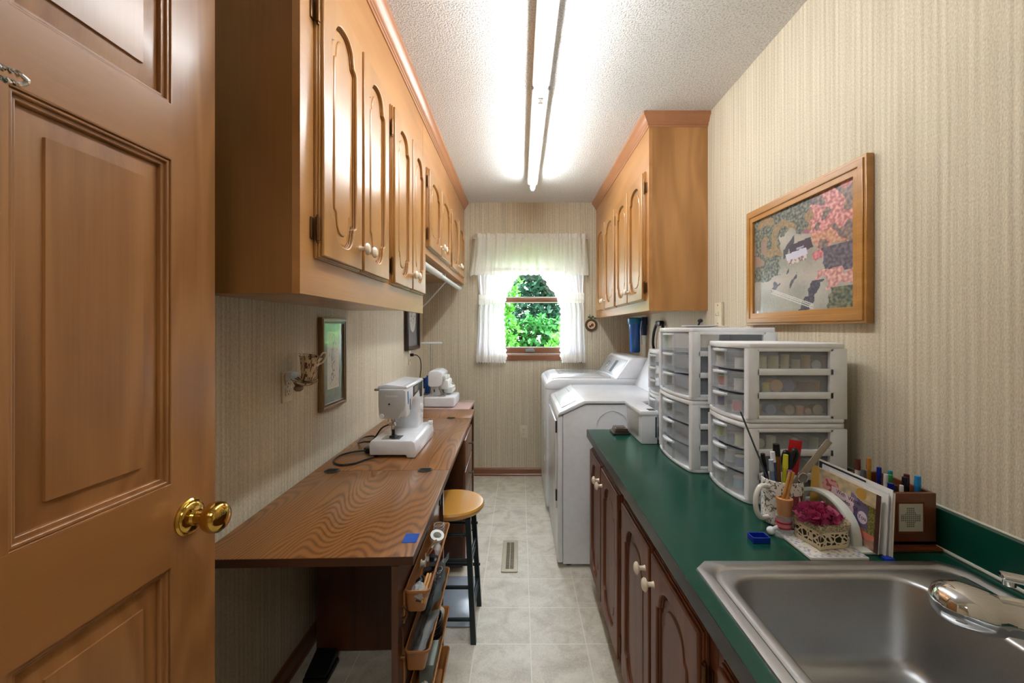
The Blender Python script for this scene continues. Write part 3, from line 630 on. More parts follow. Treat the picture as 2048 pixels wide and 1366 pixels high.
for z0, z1 in ((0.545, 0.705), (0.375, 0.535), (0.205, 0.365), (0.045, 0.195)):
    d = part('drawer', MB().box(-0.302, -0.286, 2.285, 2.69, z0, z1, 0.002), dr_m, desk)
    q = MB(); zc = (z0+z1)/2+0.02; q.cyl((-0.286, 2.46, zc), (-0.262, 2.46, zc), 0.004, seg=10); q.cyl((-0.262, 2.46, zc), (-0.256, 2.46, zc), 0.011, seg=16)
    part('pull', q, P('dark pewter', '5a5450', 0.3, metal=0.8), d)
# door panel swung forward to carry the leaf
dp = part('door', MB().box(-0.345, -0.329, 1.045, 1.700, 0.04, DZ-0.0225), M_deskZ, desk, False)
for zh in (0.60, 0.13): part('hinge', MB().cyl((-0.325, 1.703, zh), (-0.325, 1.703, zh+0.08), 0.006, seg=10).box(-0.329, -0.324, 1.67, 1.70, zh+0.01, zh+0.07), M_black, dp)
q = MB(); q.tube([(-0.326, 1.075, 0.60), (-0.316, 1.075, 0.595), (-0.316, 1.075, 0.575), (-0.326, 1.075, 0.57)], 0.003, 8, 3); q.cyl((-0.329, 1.075, 0.47), (-0.318, 1.075, 0.47), 0.006, seg=10)
q.tube([(-0.326, 1.07, 0.55), (-0.322, 1.065, 0.53), (-0.322, 1.065, 0.50), (-0.326, 1.07, 0.48)], 0.0025, 8, 3); part('catch', q, M_bronze, dp)
for x, y in ((-0.760, 1.735), (-0.39, 1.695), (-0.76, 2.71), (-0.42, 2.711)):
    q = MB(); q.bm.free(); q.bm = bmesh.new(); q.lathe([(0.030, DZ), (0.030, DZ+0.0012), (0.028, DZ+0.0018), (0, DZ+0.0018)], (x, y if y > 2 else 1.7045, 0), 'Z', 28)
    for k in (-0.012, 0.0, 0.012): q.box(x-0.022, x+0.022, (y if y > 2 else 1.7045)+k-0.002, (y if y > 2 else 1.7045)+k+0.002, DZ+0.0015, DZ+0.003)
    part('leaf_hinge', q, P('dark hinge plate', '3b3634', 0.35, metal=0.6), desk)
askew(desk)
o = solo('masking_tape', MB().box(-0.338, -0.300, 1.118, 1.168, DZ+0.0002, DZ+0.0008), P('painter tape', '1554b8', 0.6), 'small strip of bright blue tape on the near corner of the desk', 'tape', (-0.32, 1.143, DZ)); askew(o)
# second low table beyond the desk
t2 = thing('side_table', (-0.6, 3.22, 0), 'small pinkish topped table in the far left corner under the serger', 'table')
part('table_top', MB().box(-0.852, -0.362, 3.035, 3.42, DZ-0.025, DZ-0.003, 0.002), P('pinkish glossy laminate', 'c8a7a2', 0.2, coat=0.3), t2)
for x in (-0.84, -0.40):
    for y in (3.05, 3.38): part('leg', MB().box(x, x+0.03, y, y+0.03, 0, DZ-0.026), M_deskZ, t2, False)

# ------------------------------------------------------------------ trays on the desk door
M_tan = P('tan plastic', 'a8713f', 0.35)
def tray(z, h, label):
    x0, x1, y0, y1 = -0.3235, -0.2585, 1.085, 1.475
    r = thing('hanging_tray', (x0, (y0+y1)/2, z-h), label, 'tray', None)
    out = rrect(x0, x1, y0, y1, 0.012, 4); inn = rrect(x0+0.003, x1-0.003, y0+0.003, y1-0.003, 0.010, 4)
    def sh(lp, k): cx = x0; cy = (y0+y1)/2; return [(cx+(x-cx)*k, cy+(y-cy)*(0.5+0.5*k)) for x, y in lp]
    m = MB(); bmv = m.bm; L = []
    for lp, zz, k in ((out, z, 1), (out, z-0.006, 1), (sh(out, 0.93), z-0.007, 1), (sh(out, 0.72), z-h, 1), (sh(inn, 0.72), z-h+0.003, 1), (sh(inn, 0.95), z-0.004, 1), (inn, z, 1)):
        L.append([bmv.verts.new((x, y, zz)) for x, y in lp])
    n = len(out)
    for A, B_ in zip(L, L[1:]):
        for i in range(n): bmv.faces.new((A[i], A[(i+1) % n], B_[(i+1) % n], B_[i]))
    for i in range(n): bmv.faces.new((L[-1][i], L[-1][(i+1) % n], L[0][(i+1) % n], L[0][i]))
    bmv.faces.new(L[3]) ; bmv.faces.new(L[4])
    part('bin', m, M_tan, r)
    part('mounting_clip', MB().box(x0-0.0055, x0-0.0005, y0+0.01, y0+0.03, z-h-0.02, z-0.01, 0.001), M_tan, r)
    askew(r); return (x0, x1, y0, y1)
tray(0.632, 0.07, 'topmost tan plastic tray on the desk door, full of tape and notions')
tray(0.477, 0.07, 'second tan plastic tray from the top, holding grey plastic bags')
tray(0.342, 0.065, 'third tan plastic tray from the top, holding cords and a grey box')
tray(0.202, 0.06, 'lowest tan plastic tray near the floor on the desk door')
def in_desk(o): askew(o); return o
M_bag = sheer('clear bag plastic', 'd3d9dc', 0.5, 0.15)
M_gbag = P('grey bag film', '8d9498', 0.22, coat=0.4)
def crumple(c, r, sc, seed, mat, name, label, cat, amp=0.35, group=None):
    m = MB(); m.ball(c, r, sc, 26)
    for v in m.bm.verts:
        d = v.co-Vector(c); k = noise.noise(v.co*55+Vector((seed, 0, 0)))+0.6*noise.noise(v.co*120+Vector((0, seed, 0))); v.co = Vector(c)+d*(1+amp*k)
    return in_desk(solo(name, m, mat, label, cat, c, group))
# tray 1 contents
z = 0.61
in_desk(solo('tape_roll', MB().lathe([(0.013, -0.008), (0.0225, -0.008), (0.0225, 0.008), (0.013, 0.008), (0.013, -0.008)], M=Matrix.Translation((-0.288, 1.375, z+0.02)) @ Euler((0.35, 0.25, 0)).to_matrix().to_4x4()), M_plast, 'white roll of tape at the far end of the topmost tray', 'tape', (-0.288, 1.375, z)))
in_desk(solo('cable_coil', MB().tube([(-0.29+0.017*math.cos(a*0.7), 1.43+0.024*math.sin(a*0.7), z+0.008+0.0012*a) for a in range(28)], 0.0016, 6, 2), P('grey cable', '9aa0a4', 0.4), 'coiled thin grey cable at the far end of the topmost tray', 'cable', (-0.29, 1.43, z)))
crumple((-0.289, 1.115, z+0.002), 0.022, (0.95, 1.15, 0.85), 3, M_bag, 'plastic_bag', 'clear plastic bag in the near end of the topmost tray', 'bag')
crumple((-0.29, 1.115, z-0.012), 0.014, (1, 1.2, 0.7), 4, M_dark, 'notions_pouch', 'dark pouch inside the clear bag in the topmost tray', 'pouch')
pin = wood('clothespin wood', 'd9a45e', 'a87030', 'Y', fine=0.3)
q = MB(); q.box(-0.276, -0.270, 1.10, 1.185, z-0.02, z+0.012, 0.001); q.box(-0.284, -0.278, 1.10, 1.185, z-0.02, z+0.012, 0.001)
o = in_desk(solo('wooden_clip', q, pin, 'light wooden clip standing along the side of the topmost tray', 'clip', (-0.277, 1.14, z)))
rd = random.Random(5)
bobs = MB()
for i in range(5):
    c = (-0.29+rd.uniform(-0.018, 0.018), 1.20+i*0.024, z+rd.uniform(-0.005, 0.012)); ax = rd.choice(['X', 'Y', 'Z'])
    cl = ['121215', '1a1b20', 'c9c2b4', '15161c', '9b2a32'][i]; nmx = ['black', 'charcoal', 'cream', 'jet black', 'dark red'][i]
    in_desk(solo('bobbin', MB().lathe([(0, -0.007), (0.012, -0.007), (0.012, -0.005), (0.008, -0.004), (0.008, 0.004), (0.012, 0.005), (0.012, 0.007), (0, 0.007)], c, ax, 20), P('bobbin '+cl, cl, 0.3), nmx+' bobbin among the notions in the middle of the topmost tray', 'bobbin', c, 'bobbins in the topmost tray'))
in_desk(solo('tweezers', MB().tube([(-0.30, 1.26, z+0.022), (-0.289, 1.30, z+0.036), (-0.283, 1.335, z+0.030)], 0.0022, 6, 4).tube([(-0.295, 1.255, z+0.022), (-0.282, 1.30, z+0.030), (-0.283, 1.335, z+0.030)], 0.0022, 6, 4), P('gold metal', 'caa368', 0.3, metal=0.9), 'small pair of gold tweezers poking out of the topmost tray', 'tweezers', (-0.29, 1.29, z)))
crumple((-0.283, 1.33, z), 0.022, (0.9, 1.4, 0.7), 8, M_bag, 'plastic_bag', 'crumpled clear bag beside the tape roll in the topmost tray', 'bag')
crumple((-0.301, 1.30, z-0.005), 0.015, (0.8, 1.5, 0.9), 21, M_plast, 'cotton_scrap', 'white cotton scrap on the wall side of the topmost tray', 'fabric')
crumple((-0.280, 1.285, z-0.008), 0.014, (0.9, 1.5, 0.9), 22, M_dark, 'elastic_bundle', 'dark elastic bundle beside the tweezers in the topmost tray', 'elastic')
crumple((-0.300, 1.165, z-0.006), 0.015, (0.7, 1.5, 0.9), 23, M_black, 'elastic_bundle', 'black elastic bundle near the wooden clip in the topmost tray', 'elastic')
crumple((-0.300, 1.395, z-0.008), 0.014, (0.8, 1.5, 0.9), 24, P('lace ivory', 'dcd8cc', 0.7), 'lace_bundle', 'ivory lace bundle next to the tape roll in the topmost tray', 'lace')
# tray 2
z = 0.455
def sheet(c, w, l, tilt, yaw, seed, mat, name, label, cat, th=0.0025):
    V = []; n = 14; m = MB(); g = []
    for j in range(n+1):
        for i in range(n+1):
            x = (i/n-0.5)*w; y = (j/n-0.5)*l; zz = 0.010*noise.noise(Vector((x*25, y*14, seed)))+0.004*noise.noise(Vector((x*70, y*50, seed)))
            g.append(m.bm.verts.new((x, y, zz)))
    for j in range(n):
        for i in range(n): m.bm.faces.new((g[j*(n+1)+i], g[j*(n+1)+i+1], g[(j+1)*(n+1)+i+1], g[(j+1)*(n+1)+i]))
    r = bmesh.ops.solidify(m.bm, geom=m.bm.faces[:], thickness=th)
    m.xf(Matrix.Translation(c) @ Euler((0, tilt, yaw)).to_matrix().to_4x4())
    return in_desk(solo(name, m, mat, label, cat, c))
sheet((-0.283, 1.345, z+0.040), 0.090, 0.25, -0.95, 0.05, 2, P('pale grey packaging', 'a9b4b8', 0.3, coat=0.3), 'plastic_bag', 'tall pale grey package leaning in the second tray', 'package')
sheet((-0.300, 1.20, z+0.022), 0.055, 0.20, -0.9, 0.0, 5, M_gbag, 'plastic_bag', 'grey zip bag at the near end of the second tray', 'bag')
sheet((-0.285, 1.17, z+0.016), 0.05, 0.16, -0.7, -0.08, 9, P('white bag film', 'c6cacc', 0.25), 'plastic_bag', 'whitish bag beside the grey zip bag in the second tray', 'bag')
in_desk(solo('wire_bundle', MB().tube([(-0.283+0.012*math.cos(a*0.9), 1.40+0.028*math.sin(a*0.9)-0.001*a, z+0.075-0.0022*a+0.006*math.sin(a*2.1)) for a in range(26)], 0.0016, 6, 2), P('silver wire', 'c9ccd0', 0.2, metal=0.7), 'bundle of silvery wire on top of the second tray', 'wire', (-0.283, 1.40, z+0.06)))
# tray 3
z = 0.318
for k in range(4): pass
in_desk(solo('cord_bundle', MB().tube([(-0.289+0.019*math.cos(a*1.0), 1.36+0.035*math.sin(a*1.0), z+0.004+0.0015*a) for a in range(40)], 0.0035, 8, 2), M_black, 'bundle of black cord in the third tray', 'cord', (-0.289, 1.36, z)))
in_desk(solo('tissue_roll', MB().lathe([(0.0, -0.02), (0.018, -0.02), (0.018, 0.02), (0.0, 0.02)], (-0.289, 1.415, z+0.03), 'Y', 24), P('striped cream roll', 'd9d2c4', 0.5), 'cream roll standing at the far end of the third tray', 'roll', (-0.289, 1.415, z)))
in_desk(solo('card_box', MB().box(-0.309, -0.269, 1.20, 1.30, z-0.025, z+0.032, 0.002), P('sage box', '8d9a92', 0.5), 'small sage grey box in the third tray', 'box', (-0.289, 1.25, z-0.025)))
crumple((-0.289, 1.15, z-0.002), 0.022, (0.95, 1.3, 0.8), 12, M_bag, 'plastic_bag', 'clear bag at the near end of the third tray', 'bag')
# tray 4
crumple((-0.290, 1.14, 0.185), 0.024, (0.9, 1.3, 0.9), 15, P('pinkish film', 'b98f86', 0.25), 'plastic_bag', 'pinkish bag in the lowest tray', 'bag')

# black foot pedal under the desk
r = thing('foot_pedal', (-0.73, 1.58, 0), 'black sewing machine foot pedal on the floor under the desk', 'pedal')
part('pedal_base', MB().box(-0.80, -0.71, 1.56, 1.67, 0, 0.018, 0.004), M_black, r)
part('treadle', MB().prism([(1.565, 0.019), (1.665, 0.019), (1.665, 0.060), (1.565, 0.030)], 'X', -0.795, -0.715, 0.004), M_black, r)
# clear plastic storage box lid / mat on the floor beside the stool
solo('floor_mat', MB().box(-0.62, -0.215, 1.86, 2.24, 0.0005, 0.006, 0.002), P('pale blue glossy mat', 'a9b6c6', 0.15), 'pale blue grey glossy mat on the floor under the stool', 'mat', (-0.4, 2.05, 0))

# ------------------------------------------------------------------ stool
SX, SY = -0.305, 1.89
r = thing('bar_stool', (SX, SY, 0), 'round honey wood seat stool with dark green metal legs tucked at the desk', 'stool')
part('seat', MB().lathe([(0, 0.508), (0.118, 0.508), (0.136, 0.513), (0.145, 0.524), (0.146, 0.533), (0.141, 0.541), (0.125, 0.5425), (0, 0.540)], (SX, SY, 0), 'Z', 64), wood('stool seat wood', 'd9a043', 'b1772a', 'Y', contour=3, contrast=0.12, fine=0.2, blotch=0.4, rough=0.28, coat=0.5), r)
def leg(sx, sy):
    q = MB(); t0 = Vector((SX+sx*0.085, SY+sy*0.095, 0.508)); b0 = Vector((SX+sx*0.112, SY+sy*0.122, 0))
    h = 0.011
    A = [q.bm.verts.new(t0+Vector((a*h, c*h, 0))) for a, c in ((-1, -1), (1, -1), (1, 1), (-1, 1))]; B_ = [q.bm.verts.new(b0+Vector((a*h, c*h, 0))) for a, c in ((-1, -1), (1, -1), (1, 1), (-1, 1))]
    for i in range(4): q.bm.faces.new((A[i], A[(i+1) % 4], B_[(i+1) % 4], B_[i]))
    q.bm.faces.new(A); q.bm.faces.new(B_); return q, t0, b0
for sx, sy in ((1, -1), (1, 1), (-1, -1), (-1, 1)):
    q, _, _ = leg(sx, sy); part('leg', q, M_stoolL, r, False)
def at(sx, sy, z): f = 1-z/0.508; return Vector((SX+sx*(0.085+0.027*f), SY+sy*(0.095+0.027*f), z))
for z in (0.44, 0.335, 0.225, 0.095): part('rung', MB().cyl(at(-1, -1, z), at(1, -1, z), 0.0075, seg=12), M_stoolL, r)
for z in (0.33, 0.135): part('rung', MB().cyl(at(1, -1, z), at(1, 1, z), 0.0065, seg=12).cyl(at(1, -1, z-0.03), at(1, 1, z-0.03), 0.005, seg=12), M_stoolL, r)
for z in (0.33, 0.135): part('rung', MB().cyl(at(-1, -1, z), at(-1, 1, z), 0.0065, seg=12), M_stoolL, r)
for z in (0.40, 0.20): part('rung', MB().cyl(at(-1, 1, z), at(1, 1, z), 0.0075, seg=12).cyl(at(1, 1, z), at(1, 1, z)+Vector((0.016, 0, 0)), 0.006, seg=10), M_stoolL, r)

# ------------------------------------------------------------------ sewing machine
T = DZ+0.002
r = thing('sewing_machine', (-0.56, 2.05, DZ), 'white sewing machine with grey face plate standing on the oak desk', 'sewing machine')
q = MB(); q.prism([(-0.66, T+0.012), (-0.50, T+0.012), (-0.497, T), (-0.46, T), (-0.455, T+0.03), (-0.462, T+0.066), (-0.475, T+0.075), (-0.655, T+0.075), (-0.662, T+0.06)], 'Y', 1.862, 2.25, 0.005)
part('base', q, M_white, r)
q = MB(); q.prism([(1.905, 0.915), (1.902, 0.96), (1.902, 1.035), (1.915, 1.046), (2.225, 1.054), (2.238, 1.03), (2.242, 0.93), (2.235, 0.80), (2.11, 0.80), (2.105, 0.88), (2.09, 0.94), (2.055, 0.972), (2.01, 0.965), (1.975, 0.925), (1.965, 0.905), (1.915, 0.905)], 'X', -0.636, -0.508, 0.010, 3)
body = part('arm', q, M_white, r)
M_face = P('light grey face plate', 'c9cbca', 0.35)
fp = MB(); fp.prism([(-0.632, 0.96), (-0.622, 0.912), (-0.616, 0.906), (-0.545, 0.906), (-0.540, 0.912), (-0.512, 0.965), (-0.512, 1.030), (-0.52, 1.036), (-0.625, 1.036), (-0.632, 1.030)], 'Y', 1.894, 1.912, 0.003)
face = part('face_plate', fp, M_face, r)
part('lettering', MB().mesh(text_mesh('bernette', 0.0155, 0.0004), basis((-0.572, 1.8935, 1.008), (1, 0, 0), (0, 0, 1), (0, -1, 0))), P('pale lettering', 'f4f4f2', 0.3), face)
part('screw_hole', MB().cyl((-0.583, 1.8925, 0.972), (-0.583, 1.897, 0.972), 0.0042, seg=16), M_black, face)
part('lid', MB().prism([(-0.640, 1.040), (-0.505, 1.040), (-0.51, 1.050), (-0.60, 1.058), (-0.635, 1.052)], 'Y', 1.905, 2.228, 0.003), M_white, r)
part('lid_seam', MB().box(-0.521, -0.5195, 1.91, 2.22, 1.0505, 1.0525), M_grey, r)
part('thread_guide', MB().box(-0.653, -0.630, 1.90, 1.915, 1.030, 1.040, 0.003), M_grey, r)
part('knob', MB().cyl((-0.616, 1.898, 0.919), (-0.616, 1.888, 0.919), 0.010, seg=20), M_plast, r)
part('display_panel', MB().prism([(2.02, 1.035), (2.02, 0.985), (2.10, 0.998), (2.14, 1.008), (2.16, 0.965), (2.205, 0.96), (2.205, 1.04)], 'X', -0.509, -0.5055, 0.001), M_dark, r)
part('display', MB().box(-0.506, -0.5045, 2.035, 2.095, 1.004, 1.032), P('lcd grey', '9a9c94', 0.2), r)
part('blue_stripe', MB().prism([(1.918, 1.025), (1.930, 1.026), (1.938, 0.978), (1.926, 0.966)], 'X', -0.5095, -0.506, 0.0005), P('blue accent', '1b77ae', 0.3), r)
part('thread_slot', MB().box(-0.5090, -0.5065, 1.962, 1.970, 0.935, 0.985), M_dark, r)
q = MB(); q.cyl((-0.585, 1.935, 0.905), (-0.585, 1.935, 0.842), 0.003, seg=10); q.cyl((-0.573, 1.940, 0.905), (-0.573, 1.940, 0.845), 0.0035, seg=10); q.box(-0.594, -0.566, 1.925, 1.95, 0.868, 0.884, 0.002); q.cyl((-0.597, 1.935, 0.905), (-0.600, 1.935, 0.885), 0.004, seg=8); q.tube([(-0.56, 1.93, 0.905), (-0.553, 1.925, 0.89), (-0.556, 1.92, 0.88)], 0.0025, 8, 3)
q.cyl((-0.585, 1.935, 0.845), (-0.585, 1.935, 0.823), 0.001, seg=6)
part('needle_bar', q, M_chrome, r)
part('presser_foot', MB().box(-0.590, -0.566, 1.918, 1.950, 0.8185, 0.824, 0.001).box(-0.582, -0.570, 1.93, 1.945, 0.824, 0.850, 0.002), M_dark, r)
part('needle_plate', MB().box(-0.615, -0.535, 1.885, 1.955, T+0.075, T+0.0762).box(-0.60, -0.58, 1.90, 1.93, T+0.076, T+0.0768).box(-0.57, -0.545, 1.91, 1.935, T+0.076, T+0.0768), P('needle plate steel', '8e9296', 0.25, metal=0.8), r)
part('handwheel', MB().cyl((-0.57, 2.24, 0.955), (-0.57, 2.262, 0.955), 0.036, seg=30), M_white, r)
part('stitch_dial', MB().cyl((-0.510, 2.185, 0.91), (-0.500, 2.185, 0.91), 0.017, seg=24).cyl((-0.510, 2.19, 0.865), (-0.502, 2.19, 0.865), 0.012, seg=20), M_plast, r)
for y in (1.885, 2.22):
    for x in (-0.64, -0.485): part('foot', MB().cyl((x, y, DZ+0.0002), (x, y, T+0.006), 0.008, seg=12), M_black, r)
part('switch', MB().box(-0.50, -0.478, 2.242, 2.255, 0.775, 0.80, 0.001).box(-0.478, -0.456, 2.205, 2.225, 0.812, 0.83, 0.002), M_plast, r)
# power cord loops
zc = DZ+0.0055
cd = MB(); cd.tube([(-0.648, 2.10, 0.835), (-0.672, 2.06, 0.825), (-0.705, 2.03, 0.775), (-0.75, 2.04, zc+0.02), (-0.80, 2.10, zc), (-0.81, 2.20, zc), (-0.77, 2.23, zc), (-0.72, 2.16, zc), (-0.69, 2.06, zc), (-0.685, 1.97, zc)], 0.004, 8, 6)
cd.tube([(-0.685, 1.965, zc+0.004), (-0.715, 1.95, zc+0.004), (-0.77, 1.935, zc), (-0.80, 1.88, zc), (-0.79, 1.80, zc), (-0.74, 1.755, zc), (-0.69, 1.775, zc), (-0.665, 1.82, zc), (-0.64, 1.855, zc)], 0.004, 8, 6)
r = thing('power_cord', (-0.72, 1.95, DZ), 'black power cord looped on the desk beside the sewing machine', 'cord')
part('cable', cd, M_black, r); part('plug', MB().box(-0.705, -0.668, 1.93, 1.975, DZ+0.0005, DZ+0.024, 0.005).box(-0.72, -0.69, 1.955, 2.0, DZ+0.0005, DZ+0.02, 0.004), M_black, r)

# ------------------------------------------------------------------ serger on the far table
r = thing('serger', (-0.58, 3.2, DZ-0.003), 'small white serger with tall thread stand on the far corner table', 'serger')
B0 = DZ-0.003
q = MB(); q.box(-0.70, -0.475, 3.08, 3.34, B0+0.004, 0.815, 0.012, 3); part('base', q, M_white, r)
part('neck', MB().box(-0.645, -0.585, 3.12, 3.32, 0.81, 0.92, 0.01), P('serger grey', 'c4c8cb', 0.4), r)
part('head', MB().prism([(-0.672, 0.895), (-0.66, 0.885), (-0.595, 0.885), (-0.575, 0.90), (-0.565, 0.985), (-0.60, 1.005), (-0.655, 1.003), (-0.672, 0.985)], 'Y', 3.10, 3.33, 0.008, 3), M_white, r)
q = MB()
for i in range(4): q.cyl((-0.568, 3.13+i*0.05, 0.955-0.004*i), (-0.545, 3.13+i*0.05, 0.955-0.004*i), 0.017, seg=16)
q.box(-0.59, -0.53, 3.14, 3.32, 0.86, 0.93, 0.012); q.box(-0.57, -0.505, 3.18, 3.33, 0.83, 0.875, 0.01); part('tension_dial', q, M_plast, r)
q = MB(); q.tube([(-0.60, 3.12, 0.885), (-0.585, 3.12, 0.85), (-0.57, 3.13, 0.828)], 0.004, 8, 3); q.tube([(-0.585, 3.115, 0.88), (-0.575, 3.115, 0.85), (-0.555, 3.12, 0.83)], 0.003, 8, 3); q.box(-0.63, -0.545, 3.10, 3.15, 0.818, 0.824, 0.001)
part('lever', MB().tube([(-0.52, 3.20, 0.90), (-0.50, 3.19, 0.91), (-0.485, 3.19, 0.895)], 0.0025, 8, 3), M_chrome, r); part('lever', MB().tube([(-0.52, 3.17, 0.87), (-0.49, 3.15, 0.875), (-0.48, 3.15, 0.89)], 0.0025, 8, 3), M_chrome, r)
part('looper', q, M_chrome, r)
part('side_vent', MB().box(-0.632, -0.625, 3.118, 3.121, 0.845, 0.865), M_black, r)
part('thread_stand', MB().cyl((-0.70, 3.33, 0.82), (-0.70, 3.33, 1.195), 0.004, seg=12).box(-0.76, -0.62, 3.27, 3.385, 0.80, 0.812, 0.003), P('stand metal', '9fa3a6', 0.3, metal=0.7), r)
part('thread_guide_bar', MB().box(-0.775, -0.61, 3.30, 3.345, 1.193, 1.207, 0.005), M_white, r)
for x, y, c, lb in ((-0.742, 3.30, '0d1f5c', 'navy thread cone at the left of the serger thread stand'), (-0.715, 3.28, '0f4fa8', 'royal blue thread cone in the middle of the serger thread stand'), (-0.668, 3.358, '123a86', 'mid blue thread cone at the right of the serger thread stand')):
    q = MB(); q.lathe([(0.020, 0.813), (0.019, 0.90), (0.014, 0.935), (0.006, 0.94), (0.006, 0.95), (0, 0.95)] if c != '0d1f5c' else [(0.02, 0.85), (0.02, 0.925), (0.006, 0.93), (0, 0.93)], (x, y, 0), 'Z', 20)
    solo('thread_cone', q, P('thread '+c, c, 0.7), lb, 'thread', (x, y, 0.813), 'thread cones on the serger')
# ------------------------------------------------------------------ things on the left wall
def outlet(name, M, label, receptacles=2):
    r = thing(name, tuple(M.translation), label, 'outlet')
    q = MB(); q.box(-0.035, 0.035, -0.057, 0.057, 0, 0.005, 0.002); part('cover_plate', q.xf(M), M_almond, r)
    for k in (-0.02, 0.02):
        q = MB(); q.box(-0.017, 0.017, k-0.013, k+0.013, 0.005, 0.0075, 0.003); part('receptacle', q.xf(M), M_almond, r)
        q = MB(); q.box(-0.008, -0.006, k-0.001, k+0.007, 0.0075, 0.008); q.box(0.005, 0.007, k-0.001, k+0.007, 0.0075, 0.008); q.cyl((0, k-0.007, 0.0073), (0, k-0.007, 0.008), 0.0025, seg=10); part('slot', q.xf(M), M_black, r)
    q = MB(); q.cyl((0, 0, 0.005), (0, 0, 0.0062), 0.003, seg=10); part('screw', q.xf(M), M_grey, r); return r
outlet('wall_outlet', basis((XL+0.0002, 1.583, 1.092), (0, 1, 0), (0, 0, 1), (1, 0, 0)), 'almond wall outlet behind the teacup night light')
outlet('wall_outlet', basis((XL+0.0002, 3.34, 1.085), (0, 1, 0), (0, 0, 1), (1, 0, 0)), 'wall outlet with a black plug under the dark framed picture')
outlet('wall_outlet', basis((0.031, YB-0.0002, 0.393), (-1, 0, 0), (0, 0, 1), (0, -1, 0)), 'almond wall outlet low on the back wall under the window')
r = thing('plug_cord', (XL+0.01, 3.34, 1.106), 'black plug and cord hanging from the outlet under the dark frame', 'cord')
part('plug', MB().box(XL+0.009, XL+0.034, 3.327, 3.353, 1.094, 1.117, 0.004), M_black, r)
part('cable', MB().tube([(XL+0.034, 3.34, 1.105), (XL+0.06, 3.34, 1.102), (XL+0.085, 3.345, 1.07), (XL+0.09, 3.35, 1.00), (XL+0.08, 3.36, 0.93), (XL+0.075, 3.37, 0.83), (XL+0.10, 3.36, 0.765)], 0.0035, 8, 5), M_black, r)
# teacup night light
def floral(th, z):
    base = (226, 212, 182)
    a = N2(th*3.0, z*45, 1.0, 3); b_ = N2(th*4.5+9, z*70, 1.0, 8)
    if b_ > 0.27: return (132, 92, 84)
    if a > 0.30: return (122, 70, 84)
    if abs(a-0.05) < 0.035 and b_ < 0.1: return (116, 110, 84)
    return base
def color_lathe(name, prof, seg, fn, M, mat, parent, base=None):
    me = bpy.data.meshes.new(name); V = []; F = []
    for rr, zz in prof:
        for i in range(seg): a = 2*PI*i/seg; V.append(tuple(M @ Vector((rr*math.cos(a), rr*math.sin(a), zz))))
    for j in range(len(prof)-1):
        for i in range(seg): F.append((j*seg+i, j*seg+(i+1) % seg, (j+1)*seg+(i+1) % seg, (j+1)*seg+i))
    me.from_pydata(V, [], F); me.materials.append(mat); me.polygons.foreach_set('use_smooth', [True]*len(F))
    ca = me.color_attributes.new('Col', 'BYTE_COLOR', 'CORNER'); data = []
    for j in range(len(prof)-1):
        for i in range(seg): data.extend(lin(fn(2*PI*(i+0.5)/seg, (prof[j][1]+prof[j+1][1])/2, (prof[j][0]+prof[j+1][0])/2))*4)
    ca.data.foreach_set('color', data)
    o = bpy.data.objects.new(name, me); C.collection.objects.link(o)
    if parent is not None: me.transform(Matrix.Translation(-origin(parent))); o.parent = parent
    elif base is not None: me.transform(Matrix.Translation(-Vector(base))); o.location = base
    return o
M_china = painted('painted china', 0.25, 0.4)
r = thing('teacup_night_light', (XL+0.03, 1.60, 1.10), 'floral teacup and saucer night light plugged into the near wall outlet', 'night light')
part('plug_body', MB().box(XL+0.0085, XL+0.032, 1.555, 1.605, 1.118, 1.146, 0.003), P('white bluish plug', 'dfe5f2', 0.3), r)
Mc = Matrix.Translation((XL+0.072, 1.592, 1.115)) @ Euler((0.05, 0.16, 0.3)).to_matrix().to_4x4()
prof = [(0.0, 0.0), (0.020, 0.0)]+[(0.020+0.020*(k/22)**1.4, 0.002+0.088*k/22) for k in range(1, 23)]+[(0.046, 0.0935)]+[(0.0435, 0.0925)]+[(0.038-0.018*(k/8), 0.09-0.085*k/8) for k in range(1, 9)]
color_lathe('cup', prof, 60, lambda th, z, rr: floral(th, z) if rr > 0.0 else (226, 212, 182), Mc, M_china, r)
q = MB(); q.tube([(0.040, 0, 0.085), (0.052, 0, 0.103), (0.066, 0, 0.104), (0.070, 0, 0.088), (0.060, 0, 0.068), (0.034, 0, 0.055)], 0.0035, 8, 5); q.xf(Mc @ Matrix.Rotation(0.9, 4, 'Z')); part('cup_handle', q, P('china white', 'e8dcc6', 0.25, coat=0.4), r)
Ms = Matrix.Translation((XL+0.064, 1.585, 1.108)) @ Euler((0.12, 0.25, 0)).to_matrix().to_4x4()
color_lathe('saucer', [(0.001, 0.0), (0.02, 0.0), (0.030, -0.003), (0.040, 0.004), (0.047, 0.010), (0.048, 0.012), (0.04, 0.008), (0.02, 0.003), (0.001, 0.003)], 60, lambda th, z, rr: floral(th*2, rr*1.2), Ms, M_china, r)
q = MB(); q.tube([(XL+0.03, 1.585, 1.118), (XL+0.045, 1.58, 1.10), (XL+0.066, 1.585, 1.103)], 0.009, 10, 4); q.ball((XL+0.05, 1.575, 1.088), 0.016, (1, 1.3, 0.8)); part('stem', q, P('mauve ceramic', '8d7466', 0.3), r)
